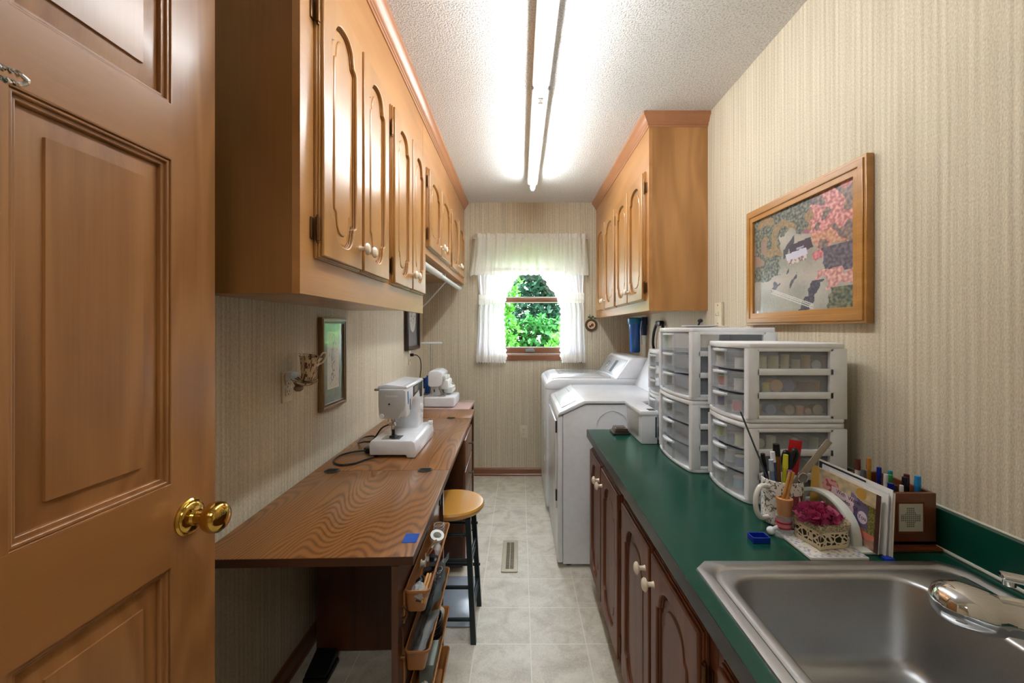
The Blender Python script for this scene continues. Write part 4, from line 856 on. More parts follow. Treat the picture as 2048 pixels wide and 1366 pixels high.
# framed pictures on the left wall
def picture_frame(name, y0, y1, z0, z1, depth, fw, mat, label, xw, n, bev=0.003, lip=None):
    r = thing(name, (xw, (y0+y1)/2, z0), label, 'picture')
    w = y1-y0; h = z1-z0
    M = basis((xw, (y0+y1)/2, (z0+z1)/2), (0, n, 0), (0, 0, 1), (n, 0, 0))
    o_ = [(-w/2, -h/2), (w/2, -h/2), (w/2, h/2), (-w/2, h/2)]
    f2 = lambda e: [(-w/2+e, -h/2+e), (w/2-e, -h/2+e), (w/2-e, h/2-e), (-w/2+e, h/2-e)]
    q = MB(); q.mesh(plate([o_, f2(fw)], depth*0.75, bev), Matrix.Translation((0, 0, depth*0.375+0.001)))
    q.mesh(plate([f2(fw*0.18), f2(fw*0.62)], depth*0.25, bev), Matrix.Translation((0, 0, depth*0.80)))
    q.mesh(plate([f2(fw*0.72), f2(fw*1.02)], depth*0.10, 0.001), Matrix.Translation((0, 0, depth*0.74)))
    part('frame', q.xf(M), mat, r)
    return r, M, w-2*fw, h-2*fw
M_print = painted('print under glass', 0.35, 1.0)
def botanical(u, v):
    if not (0.2 < u < 0.78 and 0.17 < v < 0.90):
        return mixc((112, 138, 128), (128, 150, 140), N2(u*9, v*20)+0.5)
    if u < 0.23 or u > 0.75 or v < 0.185 or v > 0.885: return (226, 214, 186)
    x = (u-0.49)/0.28; y = v
    for k, (cx, cy, s) in enumerate(((0.0, 0.80, 0.06), (-0.1, 0.60, 0.07), (0.1, 0.45, 0.06), (-0.15, 0.32, 0.05))):
        d = math.hypot((x-cx)*0.16, (y-cy)*0.55)
        if abs(d-s*0.5-0.02*N2(x*4, y*14, 1, k)) < 0.006: return (120, 122, 118)
    if abs(x-0.25*math.sin(y*9)) < 0.05 and 0.3 < v < 0.85: return (150, 150, 140)
    if N2(x*5, y*26, 1, 4) > 0.42: return (168, 160, 158)
    return (206, 200, 186)
r, M, w, h = picture_frame('framed_print', 1.826, 2.082, 0.948, 1.358, 0.025, 0.026, wood('gilded frame', '9a7b4c', '5e4220', 'Z', contour=3, contrast=0.1, rough=0.3), 'tall narrow botanical print in a gilded wood frame above the desk', XL+0.0005, 1)
color_grid('print', w, h, 90, 150, botanical, M @ Matrix.Translation((-w/2, -h/2, 0.012)), M_print, r)
def oval(u, v):
    d = math.hypot((u-0.5)/0.30, (v-0.56)/0.30)
    if d < 1:
        if N2(u*16, v*22, 1, 2) > 0.18 and d < 0.75: return (150, 158, 168)
        return (228, 230, 230)
    if d < 1.04: return (96, 100, 112)
    return (110, 120, 138)
r, M, w, h = picture_frame('framed_print', 3.19, 3.573, 1.144, 1.62, 0.035, 0.032, wood('dark frame wood', '3a2420', '150c0c', 'Z', contour=3, contrast=0.1, rough=0.3), 'dark framed oval print on the left wall beyond the tall cabinet', XL+0.0005, 1)
color_grid('print', w, h, 60, 80, oval, M @ Matrix.Translation((-w/2, -h/2, 0.016)), M_print, r)
# ------------------------------------------------------------------ base cabinets, counter, sink
CX, CZ, CY = 0.34, 0.798, 2.157
FX = 0.372
def base_unit(y0, y1, doors, label, hs=0.62):
    r = thing('base_cabinet', (XR, (y0+y1)/2, 0), label, 'cabinet')
    q = MB(); lo0 = 0.58 if y0 < 0.9 else CZ-0.040; lo1 = 0.58 if y1 < 0.9 else CZ-0.040; q.box(FX+0.018, XR-0.002, y0, y0+0.016, 0.09, lo0); q.box(FX+0.018, XR-0.002, y1-0.016, y1, 0.09, lo1); q.box(FX+0.018, XR-0.002, y0+0.016, y1-0.016, 0.09, 0.106)
    part('body', q, M_base, r, False)
    q = MB(); q.box(FX, FX+0.018, y0, y1, 0.70, CZ-0.040); q.box(FX, FX+0.018, y0, y1, 0.09, 0.13); q.box(FX, FX+0.018, y0, y0+0.04, 0.13, 0.70); q.box(FX, FX+0.018, y1-0.04, y1, 0.13, 0.70); q.box(FX, FX+0.018, (y0+y1)/2-0.02, (y0+y1)/2+0.02, 0.13, 0.70)
    part('face_frame', q, M_base, r, False)
    part('toe_kick', MB().box(FX+0.05, FX+0.062, y0, y1, 0, 0.09), M_black, r, False)
    for a, b_, k, h in doors: add_door(r, FX, -1, a, b_, 0.105, 0.713, k, 0.637, h, M_base)
    return r
base_unit(1.503, 2.145, ((1.529, 1.846, 1.815, -1), (1.853, 2.140, 1.884, 1)), 'dark wood base cabinet with two arched doors nearest the dryer')
base_unit(0.797, 1.501, ((0.832, 1.146, 1.113, -1), (1.155, 1.478, 1.190, 1)), 'dark wood base cabinet with two arched doors in the middle of the counter')
base_unit(0.0, 0.795, ((0.115, 0.43, 0.40, -1), (0.44, 0.762, 0.47, 1)), 'dark wood base cabinet under the sink, cut off at the photo bottom')
ct = thing('countertop', (0.66, 1.08, CZ-0.038), 'long dark green laminate countertop running along the right wall', 'countertop')
SX0, SX1, SY0, SY1 = 0.398, 0.905, 0.392, 0.902
q = MB(); q.mesh(plate([[(CX, 0.0), (XR-0.001, 0.0), (XR-0.001, CY), (CX, CY)], [(SX0, SY0), (SX1, SY0), (SX1, SY1), (SX0, SY1)]], 0.036, 0.0), Matrix.Translation((0, 0, CZ-0.018)))
part('top', q, M_green, ct, False)
part('front_edge', MB().box(CX-0.0015, CX+0.0005, 0.0, CY+0.0015, CZ-0.038, CZ-0.0004).box(CX, XR-0.001, CY-0.0005, CY+0.0015, CZ-0.038, CZ-0.0004), M_edge, ct, False)
part('backsplash', MB().box(XR-0.02, XR-0.001, 0.0, CY, CZ+0.0005, CZ+0.092, 0.001), M_green, ct, False)
part('sealing_strip', MB().cyl((XR-0.022, 0.0, CZ+0.003), (XR-0.022, CY, CZ+0.003), 0.004, seg=8).cyl((XR-0.004, 0.0, CZ+0.093), (XR-0.004, CY, CZ+0.093), 0.003, seg=8), P('pale caulk', 'd6d2c6', 0.4), ct)
# sink
sk = thing('sink', (0.64, 0.65, CZ), 'stainless steel drop-in sink in the green countertop', 'sink')
def cut(x0, x1, y0, y1, c): return [(x0+c, y0), (x1-c, y0), (x1, y0+c), (x1, y1-c), (x1-c, y1), (x0+c, y1), (x0, y1-c), (x0, y0+c)]
def cutrr(x0, x1, y0, y1, c, k=7):
    pts = []
    for cx, cy, a0 in ((x1-c, y0+c, -90), (x1-c, y1-c, 0), (x0+c, y1-c, 90), (x0+c, y0+c, 180)):
        p = (cx+c*math.cos(math.radians(a0)), cy+c*math.sin(math.radians(a0))); e = (cx+c*math.cos(math.radians(a0+90)), cy+c*math.sin(math.radians(a0+90)))
        for i in range(k): t = i/(k-1); pts.append((p[0]*(1-t)+e[0]*t, p[1]*(1-t)+e[1]*t))
    return pts
q = MB(); L = []
RX0, RX1, RY0, RY1 = 0.372, 0.935, 0.37, 0.925
def rr(x0, x1, y0, y1, r_, k=7): return rrect(x0, x1, y0, y1, r_, k-1)
steps = [(cutrr(RX0, RX1, RY0, RY1, 0.028), CZ+0.0003), (cutrr(RX0+0.001, RX1-0.001, RY0+0.001, RY1-0.001, 0.028), CZ+0.004), (cutrr(RX0+0.004, RX1-0.004, RY0+0.004, RY1-0.004, 0.028), CZ+0.005),
         (rr(RX0+0.020, RX1-0.016, RY0+0.018, RY1-0.020, 0.05), CZ+0.005), (rr(RX0+0.023, RX1-0.02, RY0+0.021, RY1-0.023, 0.05), CZ+0.0005), (rr(RX0+0.027, RX1-0.025, RY0+0.026, RY1-0.028, 0.05), CZ-0.0005), (rr(RX0+0.032, RX1-0.03, RY0+0.03, RY1-0.033, 0.05), CZ+0.002),
         (rr(0.417, 0.803, 0.405, 0.876, 0.06), CZ+0.002), (rr(0.421, 0.799, 0.409, 0.872, 0.058), CZ+0.0), (rr(0.424, 0.796, 0.412, 0.869, 0.056), CZ-0.006), (rr(0.434, 0.786, 0.422, 0.859, 0.052), CZ-0.145),
         (rr(0.440, 0.780, 0.428, 0.853, 0.050), CZ-0.162), (rr(0.452, 0.768, 0.440, 0.841, 0.045), CZ-0.172), (rr(0.475, 0.745, 0.462, 0.818, 0.04), CZ-0.176)]
for lp, zz in steps: L.append([q.bm.verts.new((x, y, zz)) for x, y in lp])
n = len(L[0])
for A, B_ in zip(L, L[1:]):
    for i in range(n): q.bm.faces.new((A[i], A[(i+1) % n], B_[(i+1) % n], B_[i]))
q.bm.faces.new(L[-1]); part('basin', q, M_steel, sk, angle=50)
part('drain', MB().lathe([(0.045, 0.001), (0.043, 0.004), (0.03, 0.003), (0.028, 0.0005), (0, 0.0005)], (0.61, 0.62, CZ-0.176), 'Z', 32), M_chrome, sk)
# faucet
fc = thing('faucet', (0.87, 0.60, CZ+0.002), 'chrome single lever faucet reaching over the sink at the right edge', 'faucet')
part('base', MB().lathe([(0.034, CZ+0.0025), (0.034, CZ+0.008), (0.028, CZ+0.014), (0.026, CZ+0.05), (0.03, CZ+0.06), (0.028, CZ+0.085), (0.018, CZ+0.096), (0, CZ+0.099)], (0.872, 0.60, 0), 'Z', 32), M_chrome, fc)
q = MB()
p0 = Vector((0.712, 0.685, 0.862)); p1 = Vector((0.88, 0.600, 0.862)); d = (p1-p0).normalized()
FS = 1.28
Mx = basis(p0, d, Vector((0, 0, 1)).cross(d).normalized(), Vector((0, 0, 1)))
# lofted spout: oval sections growing from a blunt bell tip
secs = [(-0.030, 0.002, 0.002), (-0.029, 0.012, 0.010), (-0.024, 0.022, 0.018), (-0.014, 0.030, 0.023), (0.0, 0.034, 0.025), (0.018, 0.034, 0.025), (0.030, 0.031, 0.023), (0.034, 0.028, 0.020), (0.05, 0.028, 0.019), (0.10, 0.030, 0.020), (0.16, 0.031, 0.022), (0.19, 0.028, 0.022)]
Ls = []
for x, a, c in secs: Ls.append([q.bm.verts.new(Mx @ Vector((x*(FS if x < 0.06 else 1), FS*a*math.cos(2*PI*i/32), FS*c*math.sin(2*PI*i/32)-(0.004 if 0.0 < x else 0)))) for i in range(32)])
for A, B_ in zip(Ls, Ls[1:]):
    for i in range(32): q.bm.faces.new((A[i], A[(i+1) % 32], B_[(i+1) % 32], B_[i]))
q.bm.faces.new(Ls[0]); q.bm.faces.new(Ls[-1]); part('spout', q, M_chrome, fc, angle=60)
part('spout_seam', MB().tube([Mx @ Vector((0.042, 0, 0.0200)), Mx @ Vector((0.10, 0, 0.0220)), Mx @ Vector((0.16, 0, 0.0245))], 0.006, 10, 3), M_chrome, fc)
part('lever', MB().box(-0.006, 0.13, -0.011, 0.011, -0.004, 0.006, 0.003).cyl((0.004, 0, -0.012), (0.004, 0, -0.003), 0.008, seg=16).xf(Matrix.Translation((0.800, 0.700, 0.897)) @ Euler((0, 0.0, -0.55)).to_matrix().to_4x4()), M_chrome, fc)

# ------------------------------------------------------------------ dryer and washer
dr = thing('dryer', (0.6, 2.66, 0), 'white dryer with sloped front control panel beside the green counter', 'dryer')
prof = [(0.235, 0.02), (0.985, 0.02), (0.985, 0.895), (0.358, 0.895), (0.245, 0.842), (0.235, 0.835)]
part('body', MB().prism(prof, 'Y', 2.325, 2.995, 0.004), M_white, dr)
part('front_panel', MB().prism([(0.205, 0.03), (0.234, 0.03), (0.234, 0.832), (0.215, 0.826), (0.205, 0.82)], 'Y', 2.322, 2.998, 0.006, 3), M_white, dr)
cap = [(0.204, 0.835), (0.212, 0.834), (0.246, 0.845), (0.360, 0.899), (0.985, 0.899), (0.985, 0.915), (0.352, 0.917), (0.338, 0.912), (0.214, 0.850)]
part('top_cap', MB().prism(cap, 'Y', 2.318, 3.0, 0.004, 3), M_white, dr)
part('seam_line', MB().prism([(0.232, 0.8385), (0.36, 0.8965), (0.984, 0.8965), (0.984, 0.8995), (0.358, 0.8995), (0.230, 0.8415)], 'Y', 2.3225, 2.330), M_dark, dr, False)
part('console', MB().prism([(0.800, 0.914), (0.985, 0.914), (0.985, 1.13), (0.93, 1.13), (0.905, 1.118)], 'Y', 2.322, 2.996, 0.008, 3), M_white, dr)
slope = math.atan2(0.912-0.850, 0.338-0.214)
Mp = basis((0.275, 2.66, 0.8815), (0, -1, 0), (math.cos(slope), 0, math.sin(slope)), (-math.sin(slope), 0, math.cos(slope)))
part('lint_door', MB().box(-0.26, 0.26, -0.045, 0.045, 0, 0.0025, 0.002).xf(Mp), M_white, dr)
part('lid_handle', MB().box(-0.26, -0.10, 0.047, 0.054, 0, 0.002, 0.001).xf(Mp), M_grey, dr)
dd = part('door', MB().box(0.198, 0.206, 2.39, 2.95, 0.30, 0.79, 0.003), M_white, dr)
part('hinge', MB().box(0.196, 0.205, 2.345, 2.36, 0.735, 0.80).box(0.196, 0.205, 2.345, 2.36, 0.36, 0.42), M_dark, dr)
part('side_emboss', MB().tube([(0.505+0.085*math.cos(PI*k/16), 2.3225, 0.775+0.085*math.sin(PI*k/16)) for k in range(17)], 0.0016, 6, 1), M_white, dr)
part('side_screw', MB().cyl((0.40, 2.3235, 0.055), (0.40, 2.320, 0.055), 0.004, seg=12), M_dark, dr)
for x in (0.27, 0.93):
    for y in (2.37, 2.95): part('levelling_foot', MB().cyl((x, y, 0.0005), (x, y, 0.02), 0.018, seg=16), M_dark, dr)
ws = thing('washer', (0.6, 3.37, 0), 'white top load washer with tilted control console in the far right corner', 'washer')
part('body', MB().prism([(0.187, 0.03), (0.985, 0.03), (0.985, 0.92), (0.187, 0.92)], 'Y', 3.035, 3.725, 0.012, 3), M_white, ws)
topc = [(0.178, 0.885), (0.20, 0.875), (0.985, 0.875), (0.985, 0.952), (0.27, 0.952), (0.225, 0.944), (0.19, 0.918)]
part('top_deck', MB().prism(topc, 'Y', 3.03, 3.73, 0.010, 3), M_white, ws)
part('lid', MB().prism([(0.205, 0.930), (0.235, 0.953), (0.28, 0.962), (0.66, 0.962), (0.66, 0.950), (0.28, 0.946), (0.22, 0.925)], 'Y', 3.075, 3.685, 0.004), P('greyish lid', 'dfe2e4', 0.2, coat=0.4), ws)
part('lid_window', MB().box(0.30, 0.62, 3.12, 3.64, 0.9615, 0.9632, 0.001), P('lid glass', 'c3c8cc', 0.12, coat=0.6), ws)
part('console', MB().prism([(0.685, 0.950), (0.985, 0.950), (0.985, 1.075), (0.93, 1.10), (0.800, 1.103), (0.785, 1.092)], 'Y', 3.03, 3.73, 0.010, 3), M_white, ws)
cs = math.atan2(1.092-0.950, 0.785-0.685); Mc2 = basis((0.735, 3.38, 1.0215), (0, -1, 0), (math.cos(cs), 0, math.sin(cs)), (-math.sin(cs), 0, math.cos(cs)))
cp = part('control_panel', MB().box(-0.29, 0.32, -0.07, 0.075, 0.0, 0.003, 0.002).xf(Mc2), P('silver panel', 'c9cdd1', 0.3, metal=0.3), ws)
part('control_knob', MB().cyl((-0.10, 0.0, 0.003), (-0.10, 0.0, 0.022), 0.026, seg=28).xf(Mc2), M_chrome, cp)
part('cycle_label', MB().box(0.02, 0.10, -0.055, 0.05, 0.003, 0.0036).xf(Mc2), P('label grey', '54575c', 0.5), cp)
q = MB()
for k in range(6): q.box(-0.05, -0.03, -0.05+0.018*k, -0.046+0.018*k, 0.003, 0.0036)
for k in range(14): q.box(-0.135-0.004*math.cos(k), -0.128-0.004*math.cos(k), -0.045+0.007*k, -0.042+0.007*k, 0.003, 0.0036)
part('printed_marks', q.xf(Mc2), M_dark, cp)
for x in (0.24, 0.93):
    for y in (3.09, 3.67): part('levelling_foot', MB().cyl((x, y, 0.0005), (x, y, 0.032), 0.018, seg=16), M_dark, ws)
part('front_label', MB().box(0.1845, 0.1872, 3.12, 3.20, 0.50, 0.62).box(0.1845, 0.1872, 3.14, 3.22, 0.32, 0.36), P('pale label', 'd8d8d8', 0.5), ws)

# ------------------------------------------------------------------ storage drawer towers
def bow(y0, y1, xf, xb, b, r_=0.012):
    pts = [(xb-r_, y0), (xf+0.030, y0), (xf+0.012, y0+0.004), (xf+0.002, y0+0.016)]
    for k in range(1, 12):
        t = k/12; y = y0+0.016+(y1-y0-0.032)*t; pts.append((xf+0.002-b*math.sin(PI*t)**0.8, y))
    pts += [(xf+0.002, y1-0.016), (xf+0.012, y1-0.004), (xf+0.030, y1), (xb-r_, y1), (xb, y1-r_), (xb, y0+r_)]
    return pts
def tower(y0, y1, xf, xb, z0, H, label, b=0.016, group=None, n=3, fr=M_towr):
    r = thing('storage_drawers', ((xf+xb)/2, (y0+y1)/2, z0), label, 'storage drawers', group)
    q = MB(); q.prism(bow(y0, y1, xf-0.002, xb, b), 'Z', z0+H-0.017, z0+H-0.0005, 0.004); q.prism(bow(y0, y1, xf-0.002, xb, b), 'Z', z0+0.0005, z0+0.013, 0.003)
    za, zb = z0+0.012, z0+H-0.016; p = (zb-za)/n
    for ya, yb in ((y0, y0+0.012), (y1-0.012, y1)):
        q.box(xf+0.005, xf+0.036, ya, yb, za, zb, 0.002); q.box(xb-0.05, xb, ya, yb, za, zb, 0.002)
        for k in range(n+1): zz = za+p*k; q.box(xf+0.03, xb-0.04, ya, yb, max(za, zz-0.009), min(zb, zz+0.009), 0.001)
    for ya, yb in ((y0+0.001, y0+0.02), (y1-0.02, y1-0.001)): q.prism([(xf+0.030, ya), (xf+0.004, ya+0.002), (xf+0.002, yb), (xf+0.030, yb)], 'Z', za, zb)
    q.box(xb-0.004, xb-0.001, y0+0.01, y1-0.01, za, zb)
    part('frame', q, fr, r, angle=30)
    for k in range(n):
        a = za+p*k+0.004; c = za+p*(k+1)-0.003; zc = (a+c)/2
        o_ = bow(y0+0.013, y1-0.013, xf, xb-0.012, b+0.004); i_ = bow(y0+0.016, y1-0.016, xf+0.003, xb-0.015, b+0.004)
        q = MB(); q.mesh(plate([o_, i_], c-a, 0.0), Matrix.Translation((0, 0, zc))); q.prism(i_, 'Z', a, a+0.002)
        ym = (y0+y1)/2; w = (y1-y0)*0.16
        for s in (-1, 1): q.box(xf-b-0.006, xf-b+0.002, ym+s*w-0.003, ym+s*w+0.003, a+0.001, c-0.001, 0.001)
        dwr = part('drawer', q, M_clear, r, angle=30)
        q = MB(); q.prism([(xf-b+0.002-0.018*math.sin(PI*i/12), ym-w*math.cos(PI*i/12)) for i in range(13)], 'Z', c-0.010, c-0.003, 0.001); part('handle', q, P('clear white handle', 'e8edf0', 0.2, coat=0.4), dwr)
    return za, p
tower(1.226, 1.486, 0.655, 0.945, CZ+0.0005, 0.2345, 'lower drawer unit of the nearer stack, just behind the mug of pens')
zb_, pb_ = tower(1.226, 1.486, 0.655, 0.945, CZ+0.2355, 0.2325, 'upper drawer unit of the nearer stack, its drawers full of pale and orange thread')
tower(1.496, 1.842, 0.600, 0.907, CZ+0.0005, 0.2545, 'lower drawer unit of the middle stack, beside the white box')
tower(1.496, 1.842, 0.600, 0.907, CZ+0.2555, 0.2585, 'upper drawer unit of the middle stack, with a plate and black knob on top')
tower(1.862, 2.135, 0.642, 0.93, CZ+0.0005, 0.205, 'lower drawer unit of the farthest stack, hidden behind the white box', fr=M_white)
tower(1.862, 2.135, 0.642, 0.93, CZ+0.2060, 0.205, 'upper drawer unit of the farthest stack, beside the dryer', fr=M_white)
# thread spools
M_core = P('spool end', 'e6dcc4', 0.4)
def spool(x, y, z, rad, h, c, upright, label, endc='d9cdb4'):
    ax = 'Z' if upright else 'Y'
    base = (x, y, z) if upright else (x, y, z+rad)
    r = thing('thread_spool', base, label, 'thread', 'thread spools in the drawers')
    k = rad*0.9
    part('thread', MB().lathe([(0, 0.002), (k, 0.002), (k*1.02, 0.004), (k*1.02, h-0.004), (k, h-0.002), (0, h-0.002)], base, ax, 20), P('thread '+c, c, 0.75), r)
    part('spool_core', MB().lathe([(rad*0.25, 0), (rad, 0), (rad, 0.002), (k, 0.0025), (rad*0.3, 0.0025)], base, ax, 20).lathe([(rad*0.3, h-0.0025), (k, h-0.0025), (rad, h-0.002), (rad, h), (rad*0.25, h)], base, ax, 20), P('spool '+endc, endc, 0.4), r)
zs = [CZ+0.2355+0.012+0.0672*k+0.0065 for k in range(3)]
YS = 1.262
for x, rad, h, c, u, lb in ((0.718, 0.0135, 0.040, 'f1e7bd', 1, 'first cream spool in the top drawer of the nearer stack'), (0.752, 0.0145, 0.041, 'efe3b5', 1, 'wide cream spool, second in the top drawer of the nearer stack'), (0.786, 0.012, 0.044, 'd8c9a2', 1, 'tan spool, third in the top drawer of the nearer stack'),
                            (0.818, 0.0125, 0.030, 'cdbb98', 1, 'short beige spool in the top drawer of the nearer stack'), (0.848, 0.0125, 0.043, 'd9bd7c', 1, 'golden cream spool in the top drawer of the nearer stack'), (0.880, 0.014, 0.03, '8f9ca0', 0, 'spool lying with a grey blue end in the top drawer'), (0.908, 0.011, 0.040, 'c8a78c', 1, 'pinkish tan spool at the back of the top drawer')):
    spool(x, YS, zs[2], rad, h, c, u, lb, 'dfe3e2' if not u else 'd9cdb4')
for x, rad, h, c, u, lb, e in ((0.703, 0.014, 0.03, '3c3c34', 0, 'dark ended spool at the front of the second drawer', '6a6c60'), (0.731, 0.0115, 0.028, 'd8d23c', 1, 'bright yellow spool in the second drawer of the nearer stack', 'e2dc50'), (0.762, 0.0185, 0.03, 'f0b06a', 0, 'large spool with a pale orange end in the second drawer', 'f2c38a'),
                               (0.799, 0.0175, 0.03, '7b76a8', 0, 'large spool with a violet blue end in the second drawer', '8c86b8'), (0.838, 0.016, 0.034, '8a6248', 1, 'brown thread spool in the second drawer', 'a88a70'), (0.872, 0.0165, 0.034, 'b78f78', 1, 'pinkish brown spool near the back of the second drawer', 'c9a892')):
    spool(x, YS, zs[1], rad, h, c, u, lb, e)
for x, rad, h, c, u, lb, e in ((0.704, 0.012, 0.028, 'f0a468', 1, 'orange spool at the front of the third drawer', 'f0b480'), (0.745, 0.0155, 0.03, '3a66c0', 0, 'spool with a blue and cream end in the third drawer', '9fb4dc'), (0.801, 0.0145, 0.03, 'a9a07a', 0, 'spool with a cream and green end in the third drawer', 'd7cfae'),
                               (0.830, 0.011, 0.027, 'f4b48c', 1, 'small peach spool in the third drawer', 'f4c4a4'), (0.856, 0.010, 0.026, 'e7b592', 0, 'small tan ended spool in the third drawer', 'eec8a8'), (0.885, 0.015, 0.03, '9a7a58', 0, 'cream ended spool at the back of the third drawer', 'e2cfae')):
    spool(x, YS, zs[0], rad, h, c, u, lb, e)
zl = [CZ+0.0005+0.012+0.0678*k+0.0065 for k in range(3)]
for x, rad, h, c, u, lb, e in ((0.712, 0.0145, 0.03, 'c9d2a8', 0, 'pale green spool at the front of the fourth drawer', 'dfe2c4'), (0.745, 0.0135, 0.036, 'dfe6c4', 1, 'upright pale green spool in the fourth drawer', 'e4e8cf'), (0.815, 0.0155, 0.03, 'b9b098', 0, 'spool with a rosy cream end in the fourth drawer', 'e0c8b4'), (0.872, 0.013, 0.034, 'a9b08a', 1, 'olive spool near the back of the fourth drawer', 'c4c8a8')):
    spool(x, YS, zl[2], rad, h, c, u, lb, e)
for x, y, zz, c, lb in ((0.672, 1.30, zs[2], 'eeeee6', 'white spool behind the front of the top drawer'), (0.672, 1.42, zs[2], 'e8e6da', 'off white spool behind the handle of the top drawer'), (0.675, 1.41, zs[1], 'cf6a4a', 'rust orange spool behind the handle of the second drawer'), (0.675, 1.31, zs[1], 'e0ddd4', 'pale spool behind the front of the second drawer'),
                        (0.675, 1.32, zs[0], 'e06a7a', 'pink spool behind the front of the third drawer'), (0.675, 1.42, zs[0], '4a5a9a', 'dark blue spool behind the handle of the third drawer'), (0.672, 1.30, zl[2], 'dfe8b8', 'light green spool behind the front of the fourth drawer'), (0.673, 1.42, zl[2], 'b8dc8c', 'lime green spool behind the handle of the fourth drawer'),
                        (0.673, 1.30, zl[1], '6f86b0', 'slate blue spool behind the front of the fifth drawer'), (0.673, 1.36, zl[1], 'd8dce0', 'whitish spool in the middle of the fifth drawer'), (0.673, 1.31, zl[0], '9fc4dc', 'sky blue spool behind the front of the lowest drawer'), (0.673, 1.41, zl[0], 'dfe6ea', 'frosty white spool behind the handle of the lowest drawer')):
    spool(x, y, zz, 0.015, 0.034, c, 1, lb)
for i, (x, y, zz, c, lb) in enumerate(((0.63, 1.60, CZ+0.02, '7c8694', 'grey folded fabric in the lowest drawer of the middle stack'), (0.63, 1.60, CZ+0.10, '5d6878', 'slate folded fabric in the fifth drawer of the middle stack'), (0.63, 1.60, CZ+0.18, '7890a4', 'blue grey fabric in the fourth drawer of the middle stack'), (0.63, 1.60, CZ+0.28, '7e8c9a', 'grey blue fabric in the third drawer of the middle stack'), (0.63, 1.60, CZ+0.36, '8c98a6', 'pale slate fabric in the second drawer of the middle stack'))):
    q = MB(); q.box(0.625, 0.86, 1.525, 1.81, zz, zz+0.045, 0.012); solo('folded_fabric', q, P('fabric '+c, c, 0.9, bump=(90, 0.5)), lb, 'fabric', (0.73, 1.66, zz), 'fabric in the drawers')
# white box with glass front, beside the towers
r = thing('countertop_box', (0.569, 2.01, CZ), 'small white box with a grey textured front window by the drawer stacks', 'appliance')
part('body', MB().box(0.537, 0.608, 1.878, 2.145, CZ+0.0005, CZ+0.138, 0.004), M_white, r)
part('lid', MB().box(0.531, 0.612, 1.874, 2.15, CZ+0.126, CZ+0.147, 0.004), M_white, r)
part('window', MB().box(0.5345, 0.538, 1.925, 2.10, CZ+0.025, CZ+0.118, 0.001), P('textured grey window', 'aeb0ae', 0.3, bump=(200, 0.5)), r)
part('slot', MB().box(0.572, 0.604, 1.885, 1.925, CZ+0.1465, CZ+0.1485).box(0.598, 0.604, 1.876, 1.879, CZ+0.03, CZ+0.12), M_dark, r)
r = thing('desk_stamp', (0.49, 2.08, CZ), 'small dark brown box at the far end of the green counter', 'box')
part('tray', MB().box(0.448, 0.530, 2.035, 2.125, CZ+0.0005, CZ+0.010, 0.003), P('dark brown plastic', '2b211c', 0.3), r); part('cover', MB().prism([(0.455, CZ+0.010), (0.525, CZ+0.010), (0.517, CZ+0.030), (0.463, CZ+0.030)], 'Y', 2.043, 2.118, 0.002), P('brown cover', '4a3a30', 0.25, coat=0.3), r)
# plate and black knob on top of the middle stack
TA = CZ+0.514
solo('saucer_plate', MB().lathe([(0, 0), (0.04, 0), (0.065, 0.006), (0.066, 0.008), (0.04, 0.004), (0, 0.003)], (0.70, 1.66, TA+0.0005), 'Z', 40), M_white, 'flat white plate on top of the middle drawer stack', 'plate', (0.70, 1.66, TA))
solo('tufting_tool', MB().cyl((0.695, 1.66, TA+0.004), (0.702, 1.66, TA+0.022), 0.004, seg=12).ball((0.704, 1.66, TA+0.027), 0.010, (1, 1, 0.85)), M_black, 'small black knob tool standing on the white plate', 'tool', (0.70, 1.66, TA+0.004))
solo('lace_scrap', MB().lathe([(0.0, 0.0), (0.02, 0.001), (0.021, 0.004), (0.0, 0.006)], (0.775, 1.62, TA+0.0005), 'Z', 12).lathe([(0.0, 0.0), (0.018, 0.001), (0.019, 0.003), (0.0, 0.004)], (0.82, 1.60, TA+0.0005), 'Z', 10), P('pinkish lace', 'e4cfc8', 0.8), 'scraps of pinkish lace on top of the middle drawer stack', 'lace', (0.80, 1.61, TA))

# ------------------------------------------------------------------ near counter clutter
K = CZ+0.0006
mg = thing('mug', (0.69, 1.12, CZ), 'large white mug with grey floral pattern holding pens and tools', 'mug')
def mugc(th, z, rr=0):
    a = N2(th*3.6+2, z*60, 1, 1); b_ = N2(th*5+7, z*95, 1, 6)
    if math.cos(th+1.1) > 0.86 and 0.02 < z < 0.085 and N2(th*4, z*30, 1, 12) > -0.15: return (140, 60, 78)
    if abs(a) < 0.05: return (108, 104, 98)
    if b_ > 0.33: return (140, 132, 120)
    return (236, 234, 228)
prof = [(0.0, 0.001), (0.042, 0.001), (0.047, 0.004)]+[(0.0485, 0.006+0.110*k/50) for k in range(51)]+[(0.0475, 0.118), (0.046, 0.117), (0.0455, 0.11), (0.045, 0.01), (0.0, 0.006)]
color_lathe('cup', prof, 120, lambda th, z, rr: mugc(th, z) if rr > 0.0478 else (238, 236, 232), Matrix.Translation((0.69, 1.12, CZ)), M_china, mg)
part('handle', MB().tube([(0.644, 1.105, CZ+0.10), (0.622, 1.098, CZ+0.102), (0.608, 1.094, CZ+0.08), (0.608, 1.094, CZ+0.045), (0.622, 1.098, CZ+0.022), (0.644, 1.105, CZ+0.02)], 0.0065, 12, 6), P('mug white', 'e9e7e2', 0.2, coat=0.4), mg)
